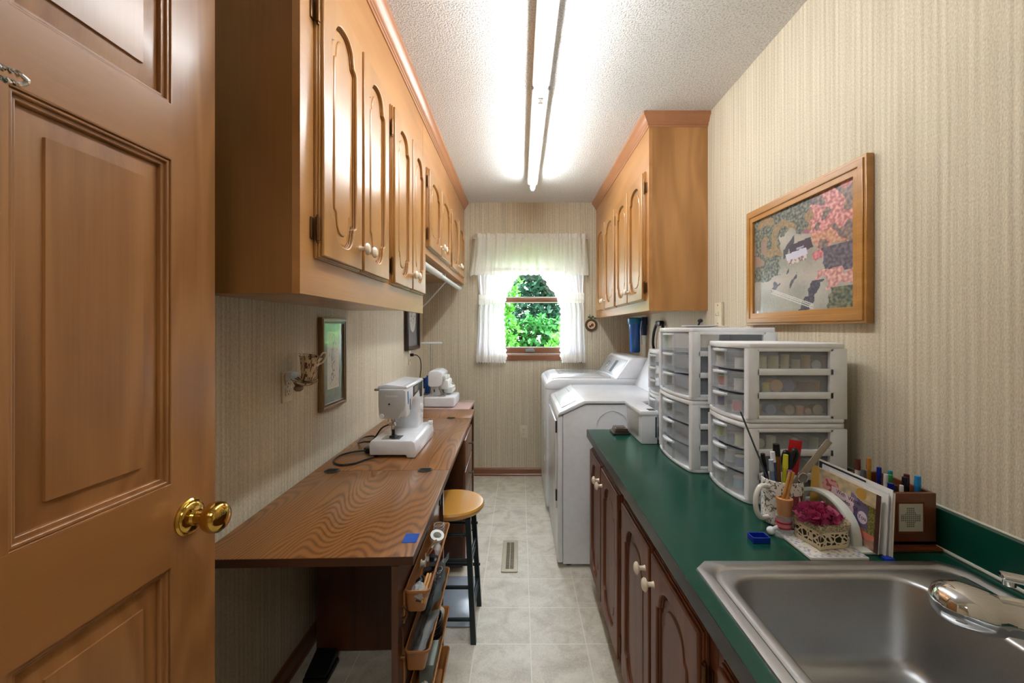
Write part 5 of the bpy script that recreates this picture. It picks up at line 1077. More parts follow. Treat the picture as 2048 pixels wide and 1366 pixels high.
def stick(name, p0, p1, r0, mat, label, cat, r1=None, cap=None, capm=None):
    p0 = Vector(p0); p1 = Vector(p1)
    if cap is None: return solo(name, MB().cyl(p0, p1, r0, r1, 12), mat, label, cat, tuple(p0))
    r = thing(name, tuple(p0), label, cat); k = p0+(p1-p0)*cap
    part('barrel', MB().cyl(p0, k, r0, r1, 12), mat, r); part('cap', MB().cyl(k, p1, r0*1.15, r0*1.0, 12), capm or mat, r); return r
G = CZ+0.008
stick('crochet_hook', (0.70, 1.13, G), (0.571, 1.10, 1.092), 0.0022, P('dark steel needle', '6e7072', 0.3, metal=0.8), 'long grey metal crochet hook leaning out of the mug', 'crochet hook')
stick('pen', (0.675, 1.135, G), (0.645, 1.13, 0.975), 0.0055, P('pen navy', '1c2440', 0.3), 'navy pen at the left of the mug', 'pen', cap=0.8, capm=M_black)
stick('pen', (0.672, 1.115, G), (0.655, 1.11, 0.965), 0.0055, P('pen blue grey', '7f93b4', 0.3), 'blue grey pen second from the left in the mug', 'pen', cap=0.82, capm=P('pen blue pale', 'a8b8cc', 0.3))
stick('pen', (0.682, 1.12, G), (0.665, 1.12, 0.983), 0.006, P('pen slate', '43567a', 0.3), 'slate pen with white top in the mug', 'pen', cap=0.85, capm=M_white)
stick('craft_knife', (0.69, 1.13, G), (0.678, 1.125, 1.002), 0.008, P('brown handle', '8a5528', 0.4), 'brown handled tool with black cap in the mug', 'tool', cap=0.84, capm=M_black)
stick('marker', (0.69, 1.115, G), (0.694, 1.11, 0.978), 0.006, P('yellow marker', 'd8d81e', 0.3), 'bright yellow marker in the mug', 'marker', cap=0.8, capm=P('yellow cap', 'e4e23c', 0.3))
sc = thing('scissors', (0.705, 1.125, G), 'black handled scissors standing in the mug', 'scissors')
part('blade', MB().cyl((0.702, 1.125, G), (0.706, 1.125, 0.935), 0.004, seg=8), M_chrome, sc)
part('handle', MB().tube([(0.706, 1.125, 0.93), (0.697, 1.125, 0.955), (0.702, 1.125, 0.980), (0.714, 1.125, 0.972), (0.713, 1.125, 0.945)], 0.006, 10, 5, True).tube([(0.712, 1.127, 0.935), (0.724, 1.127, 0.950), (0.735, 1.127, 0.975), (0.727, 1.127, 0.985), (0.718, 1.127, 0.965)], 0.006, 10, 5, True), M_black, sc)
solo('red_swatch', MB().box(-0.0175, 0.0175, -0.0008, 0.0008, -0.05, 0.045, 0.0005).xf(Matrix.Translation((0.737, 1.145, 0.962)) @ Euler((0, 0.14, 0)).to_matrix().to_4x4()), sheer('red plastic', 'c81020', 0.9, 0.2), 'translucent red plastic sheet sticking up from the mug', 'plastic sheet', (0.735, 1.145, 0.91))
solo('ruler_strip', MB().box(-0.009, 0.009, -0.0012, 0.0012, -0.09, 0.075, 0.0008).xf(Matrix.Translation((0.765, 1.115, 0.955)) @ Euler((0, 0.68, 0)).to_matrix().to_4x4()), P('taupe strip', 'a89c8a', 0.4), 'taupe flat ruler leaning to the right out of the mug', 'ruler', (0.74, 1.115, 0.90))
stick('tube', (0.70, 1.10, G), (0.688, 1.085, 0.945), 0.006, P('lilac tube', 'a89ac0', 0.3), 'lilac tube at the front of the mug', 'tube', cap=0.8, capm=P('violet cap', '8a5a9a', 0.3))
r = thing('magnifier', (0.722, 1.10, G), 'round clear ended tool leaning at the front of the mug', 'tool')
part('stem', MB().cyl((0.712, 1.11, G), (0.722, 1.095, 0.915), 0.003, seg=8), M_dark, r); part('disc', MB().cyl((0.723, 1.092, 0.925), (0.7235, 1.085, 0.926), 0.0115, seg=24), P('smoky lens', '7c8084', 0.08, coat=0.8), r); part('rim', MB().tube([(0.723+0.012*math.cos(a*PI/8), 1.086, 0.926+0.012*math.sin(a*PI/8)) for a in range(16)], 0.0016, 6, 1, True), M_chrome, r)
# jar with cork and sticks
jr = thing('glass_jar', (0.648, 1.045, CZ), 'small clear glass jar with a red band in front of the mug', 'jar')
glassm = sheer('clear jar glass', 'dfe8ea', 0.28, 0.05)
part('glass', MB().lathe([(0, 0.0006), (0.021, 0.0006), (0.022, 0.004), (0.017, 0.012), (0.016, 0.045), (0.018, 0.052), (0.0165, 0.052), (0.0145, 0.045), (0.0155, 0.013), (0, 0.006)], (0.648, 1.045, CZ), 'Z', 32), glassm, jr)
part('band', MB().lathe([(0.0172, 0.022), (0.0185, 0.022), (0.0185, 0.0255), (0.0172, 0.0255)], (0.648, 1.045, CZ), 'Z', 32).lathe([(0.0172, 0.034), (0.0185, 0.034), (0.0185, 0.0375), (0.0172, 0.0375)], (0.648, 1.045, CZ), 'Z', 32), P('crimson band', 'a5182e', 0.4), jr)
part('label_band', MB().lathe([(0.0170, 0.0255), (0.0176, 0.0255), (0.0176, 0.034), (0.0170, 0.034)], (0.648, 1.045, CZ), 'Z', 32), P('pink band', 'c8848a', 0.5), jr)
part('cork', MB().lathe([(0.0, 0.048), (0.0135, 0.048), (0.0155, 0.058), (0.0185, 0.085), (0.0185, 0.093), (0.012, 0.094), (0.012, 0.09), (0, 0.088)], (0.650, 1.045, CZ), 'Z', 28), wood('cork wood', 'cf9a68', 'a4703f', 'Z', fine=0.3), jr)
stick('wooden_stick', (0.646, 1.045, CZ+0.089), (0.664, 1.045, CZ+0.158), 0.0033, pin, 'shorter of the two wooden sticks standing in the cork', 'stick')
stick('wooden_stick', (0.654, 1.045, CZ+0.089), (0.672, 1.045, CZ+0.156), 0.0042, pin, 'thicker of the two wooden sticks standing in the cork', 'stick')
solo('white_cap', MB().ball((0.620, 1.05, CZ+0.0105), 0.010, (1, 1, 1)).cyl((0.620, 1.05, CZ+0.012), (0.632, 1.04, CZ+0.024), 0.005, seg=12), M_white, 'small white bulb ended dropper beside the mug handle', 'dropper', (0.620, 1.05, CZ))
r = thing('plastic_dish', (0.572, 1.02, CZ), 'tiny bright blue plastic dish on the green counter', 'dish')
q = MB(); q.mesh(plate([rrect(0.552, 0.594, 1.005, 1.035, 0.003), rrect(0.5545, 0.5915, 1.0075, 1.0325, 0.002)], 0.013), Matrix.Translation((0, 0, K+0.0066))); q.box(0.553, 0.593, 1.006, 1.034, K, K+0.002); part('dish', q, P('bright blue plastic', '0b2fa8', 0.15, coat=0.5), r)
# tile trivet
def tilec(u, v):
    e = min(u, v, 1-u, 1-v)
    if e < 0.09: return (176, 184, 206) if (int(u*16)+int(v*16)) % 2 else (226, 224, 222)
    if N2(u*12, v*12, 1, 3) > 0.30: return (176, 150, 196)
    if N2(u*14, v*14, 1, 9) > 0.36: return (176, 186, 160)
    return (232, 226, 216)
r = thing('tile_trivet', (0.70, 0.995, CZ), 'square white floral tile under the crocheted heart box', 'trivet')
part('tile', MB().box(0.637, 0.765, 0.930, 1.060, K, K+0.0068, 0.0015), P('white ceramic', 'e4e0d8', 0.25), r)
color_grid('tile_face', 0.124, 0.126, 50, 50, tilec, Matrix.Translation((0.639, 0.932, K+0.0071)), M_china, r)
# crocheted heart box with a flower
hz0 = K+0.0078
def heart(s, k=48):
    pts = []
    for i in range(k):
        t = 2*PI*i/k; x = 16*math.sin(t)**3; y = 13*math.cos(t)-5*math.cos(2*t)-2*math.cos(3*t)-math.cos(4*t); pts.append((x/16*s, (y+2.5)/16*s))
    a = math.radians(-35)
    return [(0.702+x*math.cos(a)-y*math.sin(a), 0.993+x*math.sin(a)+y*math.cos(a)) for x, y in pts]
crm = bpy.data.materials.new('crochet mesh'); crm.use_nodes = True; t = crm.node_tree; b = t.nodes['Principled BSDF']
tc = nd(t, 'ShaderNodeTexCoord'); vo = nd(t, 'ShaderNodeTexVoronoi', feature='DISTANCE_TO_EDGE'); vo.inputs['Scale'].default_value = 80; t.links.new(tc.outputs['Object'], vo.inputs['Vector'])
sx = nd(t, 'ShaderNodeSeparateXYZ'); t.links.new(tc.outputs['Object'], sx.inputs[0])
m1 = nd(t, 'ShaderNodeMapRange'); m1.inputs['From Min'].default_value = 0.10; m1.inputs['From Max'].default_value = 0.14; t.links.new(vo.outputs['Distance'], m1.inputs['Value'])
lo = nd(t, 'ShaderNodeMath', operation='GREATER_THAN'); lo.inputs[1].default_value = 0.010+0.0078; t.links.new(sx.outputs['Z'], lo.inputs[0]); hi = nd(t, 'ShaderNodeMath', operation='LESS_THAN'); hi.inputs[1].default_value = 0.042; t.links.new(sx.outputs['Z'], hi.inputs[0])
mm = nd(t, 'ShaderNodeMath', operation='MULTIPLY'); t.links.new(lo.outputs[0], mm.inputs[0]); t.links.new(hi.outputs[0], mm.inputs[1]); m3 = nd(t, 'ShaderNodeMath', operation='MULTIPLY'); t.links.new(mm.outputs[0], m3.inputs[0]); t.links.new(m1.outputs[0], m3.inputs[1])
mx = nd(t, 'ShaderNodeMix', data_type='RGBA'); mx.inputs['A'].default_value = lin('ddd0b0'); mx.inputs['B'].default_value = lin('2a2014'); t.links.new(m3.outputs[0], mx.inputs['Factor']); t.links.new(mx.outputs['Result'], b.inputs['Base Color']); b.inputs['Roughness'].default_value = 0.9
yarn = bpy.data.materials.new('crochet yarn'); yarn.use_nodes = True; t = yarn.node_tree; b = t.nodes['Principled BSDF']; b.inputs['Base Color'].default_value = lin('ddcfae'); b.inputs['Roughness'].default_value = 0.9
tc = nd(t, 'ShaderNodeTexCoord'); vo = nd(t, 'ShaderNodeTexVoronoi'); vo.inputs['Scale'].default_value = 260; t.links.new(tc.outputs['Object'], vo.inputs['Vector']); rp = nd(t, 'ShaderNodeValToRGB'); rp.color_ramp.elements[0].color = lin('eadfc2'); rp.color_ramp.elements[1].color = lin('9a8a66'); rp.color_ramp.elements[1].position = 0.75; t.links.new(vo.outputs['Distance'], rp.inputs[0]); t.links.new(rp.outputs[0], b.inputs['Base Color'])
bp = nd(t, 'ShaderNodeBump'); bp.inputs['Distance'].default_value = 0.002; bp.invert = True; t.links.new(vo.outputs['Distance'], bp.inputs['Height']); t.links.new(bp.outputs['Normal'], b.inputs['Normal'])
hb = thing('heart_box', (0.702, 0.993, CZ), 'cream crocheted heart shaped box with open lace sides on the tile', 'box')
part('side', MB().prism(heart(0.053), 'Z', hz0, hz0+0.042, 0.002), crm, hb)
part('lid', MB().prism(heart(0.058), 'Z', hz0+0.038, hz0+0.055, 0.004, 3), yarn, hb)
fl = MB(); rd = random.Random(11)
for i in range(150):
    el = rd.random()**0.7*1.45; az = rd.uniform(0, 2*PI); R_ = 0.041*(0.75+0.3*rd.random())
    c = Vector((0.698+R_*math.sin(el)*math.cos(az)*1.08, 0.996+R_*math.sin(el)*math.sin(az), hz0+0.056+R_*0.62*math.cos(el)))
    e = Euler((el*math.sin(az)*-0.9+rd.uniform(-.7, .7), el*math.cos(az)*0.9+rd.uniform(-.7, .7), rd.uniform(0, 6.28))).to_matrix(); s = rd.uniform(0.007, 0.012)
    vs = [[fl.bm.verts.new(c+e @ Vector((a*s*(1-0.35*abs(b2)), b2*s*1.2, 0.5*s*(a*a)+0.35*s*b2*b2))) for a in (-1, 0, 1)] for b2 in (-1, 0, 1)]
    for j in range(2):
        for k in range(2): fl.bm.faces.new((vs[j][k], vs[j][k+1], vs[j+1][k+1], vs[j+1][k]))
bmesh.ops.solidify(fl.bm, geom=fl.bm.faces[:], thickness=0.0006)
fl.ball((0.698, 0.996, hz0+0.058), 0.030, (1, 1, 0.6), 16)
solo('silk_flower', fl, P('magenta petals', 'cc4a80', 0.3, coat=0.3, bump=(80, 0.2)), 'full magenta silk flower on the crocheted heart box', 'flower', (0.698, 0.996, hz0+0.055))
# ceramic letter holder and its cards
lh = thing('letter_holder', (0.80, 1.06, CZ), 'white ceramic arched letter holder full of cards beside the heart box', 'letter holder')
q = MB(); pts = []
for k in range(25):
    a = PI*k/24; pts.append((1.088-0.108*math.cos(a), K+0.004+0.090*math.sin(a)**0.8))
outp = pts; inp = [(1.088-(0.108-0.013)*math.cos(PI*k/24), K+0.004+(0.090-0.010)*math.sin(PI*k/24)**0.8) for k in range(25)]
q.prism(outp+list(reversed(inp)), 'X', 0.769, 0.791, 0.002, 2); part('arch', q, P('pale ceramic', 'dfe3da', 0.2, coat=0.5), lh)
part('foot', MB().box(0.767, 0.835, 0.955, 1.205, K, K+0.006, 0.002), P('pale ceramic', 'dfe3da', 0.2, coat=0.5), lh)
part('back_arch', MB().prism(outp+list(reversed(inp)), 'X', 0.826, 0.832, 0.001), P('pale ceramic', 'dfe3da', 0.2, coat=0.5), lh)
B1 = K+0.0068
def paper(name, x, y0, y1, z1, c, label, cat, th=0.0012, zb=None, lean=0.0):
    q = MB(); q.prism([(x, (zb or B1)), (x+th, (zb or B1)), (x+th+lean, z1), (x+lean, z1)], 'Y', y0, y1); return solo(name, q, P('paper '+c, c, 0.6), label, cat, (x, (y0+y1)/2, zb or B1), smooth=False)
def cardc(u, v):
    # u far -> near, v bottom -> top
    if u > 0.94: return (70, 40, 36)
    if 0.24 < u < 0.62 and 0.46 < v < 0.80-0.1*u: 
        if N2(u*14, v*14, 1, 2) > 0.35: return (214, 160, 158)
        return (214, 192, 200)
    if 0.56 < u < 0.84 and 0.30 < v < 0.82-0.5*max(0, u-0.6): return (92, 78, 116) if N2(u*6, v*6, 1, 7) < 0.2 else (128, 112, 152)
    if u >= 0.76 and 0.25 < v < 0.75: return (132, 120, 52) if N2(u*40, v*30, 1, 4) > 0 else (84, 88, 44)
    if math.hypot((u-0.82)/0.12, (v-0.26)/0.12) < 1: return (206, 110, 92)
    if math.hypot((u-0.22)/0.15, (v-0.74)/0.17) < 1: return (216, 150, 148) if N2(u*14, v*14, 1, 5) > -0.1 else (150, 70, 66)
    if math.hypot((u-0.72)/0.08, (v-0.88)/0.10) < 1: return (190, 148, 60)
    if v < 0.35 and u > 0.25: return mixc((140, 84, 76), (214, 196, 160), N2(u*10, v*12, 1, 6)+0.45)
    return mixc((212, 190, 148), (158, 150, 120), N2(u*10, v*10, 1, 8)+0.35)
gc = thing('greeting_card', (0.797, 1.03, B1), 'floral greeting card reading With Warm Thoughts Of You in the letter holder', 'card')
part('card', MB().prism([(0.7935, B1), (0.7950, B1), (0.8025, B1+0.130), (0.801, B1+0.130)], 'Y', 0.942, 1.135), P('card white', 'eeece6', 0.5), gc, False)
Mcard = basis((0.7933, 1.135, B1), (0, -1, 0), Vector((0.0075, 0, 0.130)).normalized(), Vector((-0.130, 0, 0.0075)).normalized())
color_grid('card_face', 0.193, 0.130, 110, 74, cardc, Mcard @ Matrix.Translation((0, 0, 0.0003)), painted('glossy card', 0.3, 0.3), gc)
tx = MB(); 
for s_, x, y, sz in (('With', 0.078, 0.092, 0.0145), ('Warm', 0.120, 0.090, 0.0145), ('Thoughts', 0.083, 0.077, 0.0135), ('Of', 0.124, 0.074, 0.0135)): tx.mesh(text_mesh(s_, sz, 0.0001), Mcard @ Matrix.Translation((x, y, 0.0006)))
part('card_lettering', tx, P('plum ink', '3c2436', 0.5), gc)
part('name_disc', MB().cyl((0.146, 0.062, 0.0004), (0.146, 0.062, 0.0008), 0.014, seg=32).xf(Mcard), P('lilac disc', 'd6c4d4', 0.5), gc)
part('disc_lettering', MB().mesh(text_mesh('You', 0.0145, 0.0001), Mcard @ Matrix.Translation((0.146, 0.062, 0.0012))), P('plum ink', '3c2436', 0.5), gc)
r = thing('envelope', (0.804, 1.10, B1), 'manila yellow envelope standing at the far end of the letter holder', 'envelope')
part('paper', MB().prism([(0.8000, B1), (0.8012, B1), (0.8088, B1+0.128), (0.8076, B1+0.128)], 'Y', 1.0, 1.176), P('manila', 'd2a24c', 0.5), r, False)
paper('letter', 0.8045, 0.936, 1.115, B1+0.133, 'f2f2ee', 'white folded letter directly behind the floral card', 'letter', lean=0.007)
paper('letter', 0.8075, 0.938, 1.145, B1+0.138, 'dfe4ea', 'pale bluish envelope behind the white letter', 'letter', lean=0.007)
paper('black_card', 0.8100, 1.005, 1.16, B1+0.142, '23242a', 'thin black edged card among the letters', 'card', lean=0.007)
paper('letter', 0.8125, 0.934, 1.165, B1+0.146, 'f5f5f2', 'tallest white sheet at the far side of the letters', 'letter', lean=0.007)
paper('letter', 0.8150, 0.930, 1.10, B1+0.140, 'e2dccb', 'cream curled note nearest the wooden pen box', 'letter', lean=0.006)
paper('letter', 0.8175, 0.945, 1.12, B1+0.128, 'cdd6e6', 'bluish sheet between the letters and the wooden pen box', 'letter', lean=0.004)
# wooden pen box with cross stitch panel
M_boxw = wood('red brown wood', '7a3e1c', '42200e', 'Z', contour=4, contrast=0.2, fine=0.3, rough=0.3, coat=0.3)
bx = thing('pen_box', (0.895, 1.05, CZ), 'red brown wooden pen box with a framed cross stitch on its front', 'box')
q = MB(); y0, y1, x0, x1, z1 = 0.975, 1.13, 0.838, 0.955, 0.929
q.box(x0, x1, y0, y0+0.010, K+0.012, z1, 0.001); q.box(x0, x1, y1-0.010, y1, K+0.012, z1, 0.001); q.box(x0, x0+0.009, y0+0.01, y1-0.01, K+0.012, z1, 0.001); q.box(x1-0.009, x1, y0+0.01, y1-0.01, K+0.012, z1, 0.001); q.box(x0, x1, y0, y1, K+0.008, K+0.02); q.box(x0+0.009, x1-0.009, y0+0.05, y0+0.056, K+0.02, z1-0.02)
part('box', q, M_boxw, bx); part('base', MB().box(x0-0.004, x1+0.006, y0-0.012, y1+0.005, K, K+0.009, 0.003), M_boxw, bx)
def xst(u, v):
    s = abs(math.sin(u*38))*abs(math.sin(v*44)); inn = (abs(u-0.5) < 0.40 and abs(v-0.48) < 0.12) or (abs(u-0.5) < 0.16 and abs(v-0.5) < 0.36) or (math.hypot(u-0.5, v-0.5) < 0.27)
    return (128, 128, 120) if inn and s > 0.25 else (200, 196, 182)
color_grid('cross_stitch', 0.056, 0.064, 60, 66, xst, basis((0.868, y0-0.0006, 0.842), (1, 0, 0), (0, 0, 1), (0, -1, 0)), painted('stitched cloth', 0.8), bx)
q = MB(); q.mesh(plate([[(-0.032, -0.036), (0.032, -0.036), (0.032, 0.036), (-0.032, 0.036)], [(-0.028, -0.032), (0.028, -0.032), (0.028, 0.032), (-0.028, 0.032)]], 0.002, 0.0008), basis((0.896, y0-0.0012, 0.874), (1, 0, 0), (0, 0, 1), (0, -1, 0))); part('inner_frame', q, M_boxw, bx)
pens = [(0.852, 1.075, 0.978, 'e8e8e6', 'white marker with a brown tip behind the letters', '6b3a34', 0.007), (0.868, 1.06, 0.985, 'a87a24', 'gold patterned pen standing tallest in the pen box', 'c8903c', 0.0055), (0.888, 1.085, 0.975, 'e6e6ee', 'white pen with a hot pink cap in the pen box', 'c81a5c', 0.006),
        (0.893, 1.06, 0.962, '1c2a8c', 'deep blue pen in the middle of the pen box', '2434a4', 0.006), (0.884, 1.03, 0.955, 'eeeeee', 'white capped pen in the pen box', 'dfe0e4', 0.0055), (0.898, 1.035, 0.952, '2c8c3c', 'green capped pen in the pen box', '3aa84a', 0.006), (0.912, 1.05, 0.957, '2a8a9c', 'teal pen in the pen box', '2f9ab0', 0.006),
        (0.870, 1.00, 0.944, '101c7c', 'navy capped pen at the near left of the pen box', '0e1a86', 0.0075), (0.885, 1.005, 0.938, '2a2422', 'dark brown pen near the front of the pen box', '3a302c', 0.006), (0.893, 0.998, 0.940, 'd8d4d0', 'pale tipped pen near the front of the pen box', 'e8e4e0', 0.005),
        (0.912, 1.01, 0.955, '141416', 'black marker toward the right of the pen box', '1a1a1c', 0.007), (0.925, 1.02, 0.958, '24161a', 'black marker with a wine end in the pen box', '5a1c30', 0.007), (0.936, 1.003, 0.960, '1f78b8', 'bright blue marker at the right end of the pen box', '2a90d0', 0.0075), (0.846, 1.05, 0.958, '4a4e54', 'grey marker at the left end of the pen box', '5a6066', 0.007)]
for x, y, zt, c, lb, cc, rd_ in pens: stick('pen', (x, y, K+0.022), (x+0.001, y-0.002, zt), rd_*0.8, P('pen '+c, c, 0.3), lb, 'pen', cap=0.83, capm=P('pen '+cc, cc, 0.25))
solo('blue_cap', MB().cyl((0.805, 0.952, K), (0.805, 0.952, K), 0.001) if False else MB().box(0.797, 0.817, 0.924, 0.940, K, K+0.008, 0.003), P('bright blue plastic', '0b2fa8', 0.15, coat=0.5), 'small bright blue cap on the counter below the letters', 'cap', (0.807, 0.932, CZ))

# ------------------------------------------------------------------ right wall: picture, plate, filter, cord
def aerial(u, v):
    n1 = N2(u*5, v*5, 1, 1); n2 = N2(u*46, v*40, 1, 2); n3 = N2(u*22, v*20, 1, 3); n4 = N2(u*10, v*9, 1, 4); t = n2*1.3+0.5
    c = mixc((146, 148, 136), (182, 174, 160), n1+0.5+0.25*n2)
    edge = 0.05*n4+0.025*n3
    if v > 0.86-0.55*max(0, u-0.25)-0.5*max(0, 0.42-u)+edge and not (0.5 < u < 0.68 and v < 0.70) or (u < 0.33+edge and v > 0.33+0.5*max(0, u-0.18)+edge):
        c = mixc((64, 76, 84), (134, 142, 118), t)
        if n4 > 0.12 and v > 0.5: c = mixc((176, 136, 84), (132, 116, 88), t)
        if u < 0.16 and 0.5 < v < 0.75 and n4 > -0.1: c = mixc((170, 116, 104), (140, 132, 112), t)
    if u > 0.63+edge and v > 0.52+edge+0.3*max(0, 0.75-u):
        c = mixc((176, 92, 100), (236, 160, 150), t)
        if n4 < -0.12: c = mixc((92, 84, 98), (156, 130, 112), t)
        if v < 0.66 and n4 > 0: c = mixc((190, 120, 88), (214, 160, 128), t)
    if u > 0.74+edge and 0.30 < v <= 0.52: c = mixc((66, 68, 96), (110, 106, 122), t)
    if math.hypot((u-0.71)/0.05, (v-0.47)/0.06)+3*n3*0.3 < 0.9: c = mixc((190, 84, 100), (232, 130, 136), t)
    if u > 0.64 and 0.16 < v < 0.34 and n4+0.5*n3 > -0.12: c = mixc((184, 112, 110), (234, 172, 160), t)
    if u > 0.80+edge and v < 0.18: c = mixc((66, 82, 76), (140, 134, 102), t)
    if abs(u-0.62-0.5*(v-0.1))/0.055+0.6*n3 < 0.8 and v < 0.26: c = mixc((58, 58, 80), (84, 84, 102), t)
    for x, y, s in ((0.40, 0.37, 0.016), (0.475, 0.30, 0.022), (0.27, 0.27, 0.03)):
        if abs((u-x)-0.5*(v-y))/s+abs(v-y)/(s*2.4)+1.4*n3 < 1: c = mixc((70, 76, 92), (96, 104, 112), t)
    if 0.36 < u < 0.48 and abs(v-0.62-0.9*(u-0.42))/0.05+n3 < 0.8: c = (70, 78, 90)
    for k in (0, 0.020, 0.036):
        if 0.22 < u < 0.66 and abs(v-(0.20-0.42*(u-0.22))-k) < 0.005: c = (204, 202, 198)
    a = u-0.50; bb = (v-0.50)-0.10*a
    if -0.05 < a+0.25*bb < 0.17 and 0.035 < bb < 0.135: c = (64, 60, 82)
    if -0.10 < a+0.25*bb < 0.11 and -0.005 < bb < 0.06: c = (198, 198, 220)
    if -0.09 < a < 0.10 and -0.050 < bb <= -0.005: c = (202, 190, 188) if n2 > -0.05 else (150, 116, 110)
    if 0.0 < a < 0.07 and 0.065 < bb < 0.085: c = (160, 158, 190)
    if math.hypot((u-0.60)/0.035, (v-0.71)/0.028)+n3 < 1: c = (160, 84, 116)
    g = sum(c)/3; return tuple(0.75*k+0.25*g for k in c)
r, M, w, h = picture_frame('framed_photograph', 1.185, 1.815, 1.322, 1.798, 0.030, 0.048, M_frame, 'oak framed aerial photo of a white house among autumn trees', XR-0.0005, -1)
color_grid('photograph', w, h, 180, 136, aerial, M @ Matrix.Translation((-w/2, -h/2, 0.014)), M_print, r)
r = thing('switch_plate', (XR, 2.10, 1.38), 'almond wall plate just below the right wall cabinet', 'switch plate')
q = MB(); q.box(XR-0.014, XR-0.0003, 2.062, 2.134, 1.322, 1.438, 0.003); part('plate', q, M_almond, r)
q = MB(); q.box(XR-0.020, XR-0.014, 2.088, 2.108, 1.372, 1.392, 0.002); q.tube([(XR-0.02, 2.098, 1.385), (XR-0.026, 2.098, 1.380), (XR-0.02, 2.098, 1.374)], 0.002, 6, 3); part('jack', q, M_almond, r)
part('screw', MB().cyl((XR-0.0155, 2.098, 1.425), (XR-0.0135, 2.098, 1.425), 0.003, seg=10).cyl((XR-0.0155, 2.098, 1.335), (XR-0.0135, 2.098, 1.335), 0.003, seg=10), M_bronze, r)
r = thing('water_filter', (0.905, 3.35, 1.12), 'bright blue water filter housing hanging under the right wall cabinet', 'water filter')
M_bl = P('translucent blue', '0d5fb4', 0.12, coat=0.6)
part('canister', MB().lathe([(0, 1.122), (0.034, 1.124), (0.041, 1.135), (0.043, 1.30), (0.047, 1.315), (0.048, 1.345), (0.052, 1.35)], (0.905, 3.35, 0), 'Z', 32), M_bl, r)
part('head', MB().lathe([(0.056, 1.345), (0.058, 1.35), (0.058, 1.39), (0.05, 1.397), (0, 1.397)], (0.905, 3.35, 0), 'Z', 32), P('blue head', '0a76a8', 0.2, coat=0.4), r)
part('bracket', MB().box(0.955, XR-0.001, 3.30, 3.34, 1.34, 1.403, 0.002).box(0.94, 0.975, 3.27, 3.31, 1.26, 1.40, 0.004), P('dark blue bracket', '102c5c', 0.3), r)
q = MB(); q.tube([(0.935, 3.27, 1.37), (0.925, 3.265, 1.30), (0.93, 3.262, 1.24), (0.937, 3.262, 1.19)], 0.004, 8, 4); part('tube', q, sheer('clear tubing', 'cfdcf0', 0.7, 0.15), r)
r = thing('black_hose', (XR-0.03, 3.0, 1.1), 'black hose arching on the wall behind the middle drawer stack', 'hose')
part('hose', MB().tube([(XR-0.012, 3.08, 1.14), (XR-0.02, 3.10, 1.20), (XR-0.02, 3.08, 1.28), (XR-0.02, 3.02, 1.34), (XR-0.02, 2.95, 1.352), (XR-0.02, 2.90, 1.335), (XR-0.02, 2.86, 1.27), (XR-0.012, 2.85, 1.16)], 0.010, 10, 5), M_black, r)
part('connector', MB().box(XR-0.04, XR-0.006, 2.90, 2.99, 1.328, 1.366, 0.008), M_black, r)
# wooden slice ornament on the back wall
ox, oz = 0.635, 1.345
def apple(u, v):
    x = u-0.5; y = v-0.5; d = math.hypot(x, y)
    if d > 0.44: return (92, 66, 44)
    if math.hypot(x-0.10, y+0.0) < 0.17: return (122, 26, 30) if x < 0.2 else (152, 44, 40)
    if math.hypot(x+0.12, y+0.16) < 0.14: return (74, 52, 38)
    if 0.25 < d < 0.29: return (120, 96, 62)
    return (222, 200, 158)
r = thing('apple_ornament', (ox, YB, oz), 'round wooden slice ornament with a red apple on the back wall', 'ornament')
part('disc', MB().cyl((ox, YB-0.001, oz), (ox, YB-0.016, oz), 0.055, seg=36), wood('bark rim', '6a4a30', '3e2818', 'Y', fine=0.3), r)
q = 40
me = color_grid('painted_face', 0.078, 0.078, 36, 36, apple, basis((ox-0.039, YB-0.0168, oz-0.039), (1, 0, 0), (0, 0, 1), (0, -1, 0)), painted('printed paper'), r)
m = MB()
for dx, dz, a in ((-0.02, 0.07, 0.5), (0.015, 0.075, -0.4), (0.035, 0.06, -1.1), (0.0, 0.062, 0.1)): m.ball((0, 0, 0), 0.013, (0.5, 0.25, 1.3), 10) if False else m.prism([(ox+dx+0.014*math.cos(a+t)*(0.5 if k % 2 else 1), oz+dz+0.014*math.sin(a+t)*(0.5 if k % 2 else 1)) for k, t in enumerate([0, 0.8, 1.6, 2.4, 3.2, 4.0, 4.8, 5.6])], 'Y', YB-0.010, YB-0.006)
part('leaf', m, P('silk leaf green', '4a6a2c', 0.6), r)
part('string', MB().tube([(ox-0.002, YB-0.005, oz-0.055), (ox+0.004, YB-0.004, oz-0.09), (ox, YB-0.004, oz-0.13)], 0.001, 5, 3).tube([(ox, YB-0.008, oz+0.05), (ox-0.01, YB-0.008, oz+0.075), (ox-0.012, YB-0.004, oz+0.095)], 0.0025, 6, 3), P('dark string', '3a2c20', 0.8), r)

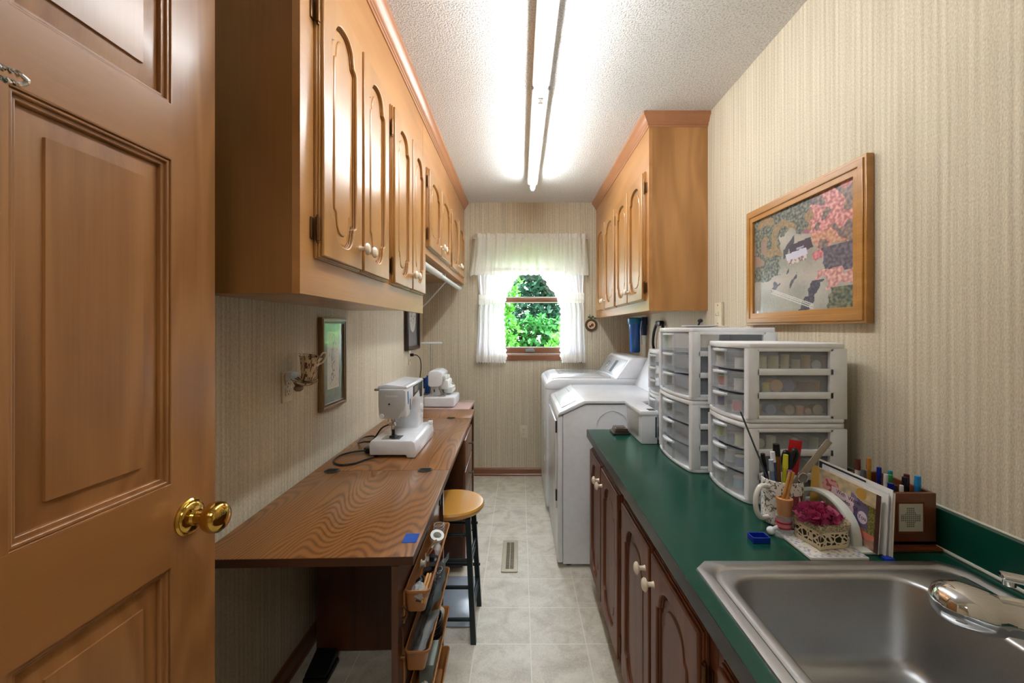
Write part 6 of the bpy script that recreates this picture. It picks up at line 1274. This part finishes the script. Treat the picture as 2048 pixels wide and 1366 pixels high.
# ------------------------------------------------------------------ fluorescent strip light
LX = 0.094
fx = thing('ceiling_light', (LX, 1.92, ZC), 'white fluorescent strip light with two long tubes on the ceiling', 'light')
hm = P('fixture white', 'f2f2f0', 0.4)
part('housing', MB().prism([(LX-0.038, ZC-0.0005), (LX-0.038, ZC-0.046), (LX-0.032, ZC-0.052), (LX+0.032, ZC-0.052), (LX+0.038, ZC-0.046), (LX+0.038, ZC-0.0005)], 'Y', 0.66, 1.915), hm, fx, False)
part('housing', MB().prism([(LX-0.038, ZC-0.0005), (LX-0.038, ZC-0.046), (LX-0.032, ZC-0.052), (LX+0.032, ZC-0.052), (LX+0.038, ZC-0.046), (LX+0.038, ZC-0.0005)], 'Y', 1.925, 3.18), hm, fx, False)
tm = bpy.data.materials.new('fluorescent tube'); tm.use_nodes = True; t = tm.node_tree; b = t.nodes['Principled BSDF']; b.inputs['Base Color'].default_value = (1, 1, 1, 1)
b.inputs['Emission Color'].default_value = (0.93, 0.975, 1.0, 1); b.inputs['Emission Strength'].default_value = TUBE_E
for a, c in ((0.685, 1.885), (1.955, 3.155)): part('tube', MB().cyl((LX, a, ZC-0.082), (LX, c, ZC-0.082), 0.018, seg=20), tm, fx)
for y in (0.668, 1.898, 1.942, 3.168):
    part('socket', MB().box(LX-0.012, LX+0.012, y-0.006, y+0.006, ZC-0.104, ZC-0.05, 0.003), hm, fx)
part('clip', MB().box(LX-0.041, LX-0.030, 1.90, 1.915, ZC-0.056, ZC-0.046, 0.001).box(LX+0.030, LX+0.041, 1.90, 1.915, ZC-0.056, ZC-0.046, 0.001), M_dark, fx)
# floor register
fr = thing('floor_register', (-0.056, 2.45, 0), 'beige metal floor vent in the tile aisle', 'floor vent')
M_reg = P('beige metal', 'b9ae98', 0.35, metal=0.3)
part('frame', MB().mesh(plate([rrect(-0.102, -0.012, 2.28, 2.62, 0.006, 3), rrect(-0.078, -0.036, 2.305, 2.595, 0.002, 3)], 0.006, 0.002), Matrix.Translation((0, 0, 0.0035))), M_reg, fr)
part('duct', MB().box(-0.079, -0.035, 2.304, 2.596, 0.0004, 0.0012), M_black, fr)
q = MB()
for k in range(36): y = 2.309+k*0.0081; q.box(-0.078, -0.036, y, y+0.0022, 0.0014, 0.0040)
q.box(-0.0585, -0.0555, 2.305, 2.595, 0.002, 0.005)
part('louvre', q, M_reg, fr)
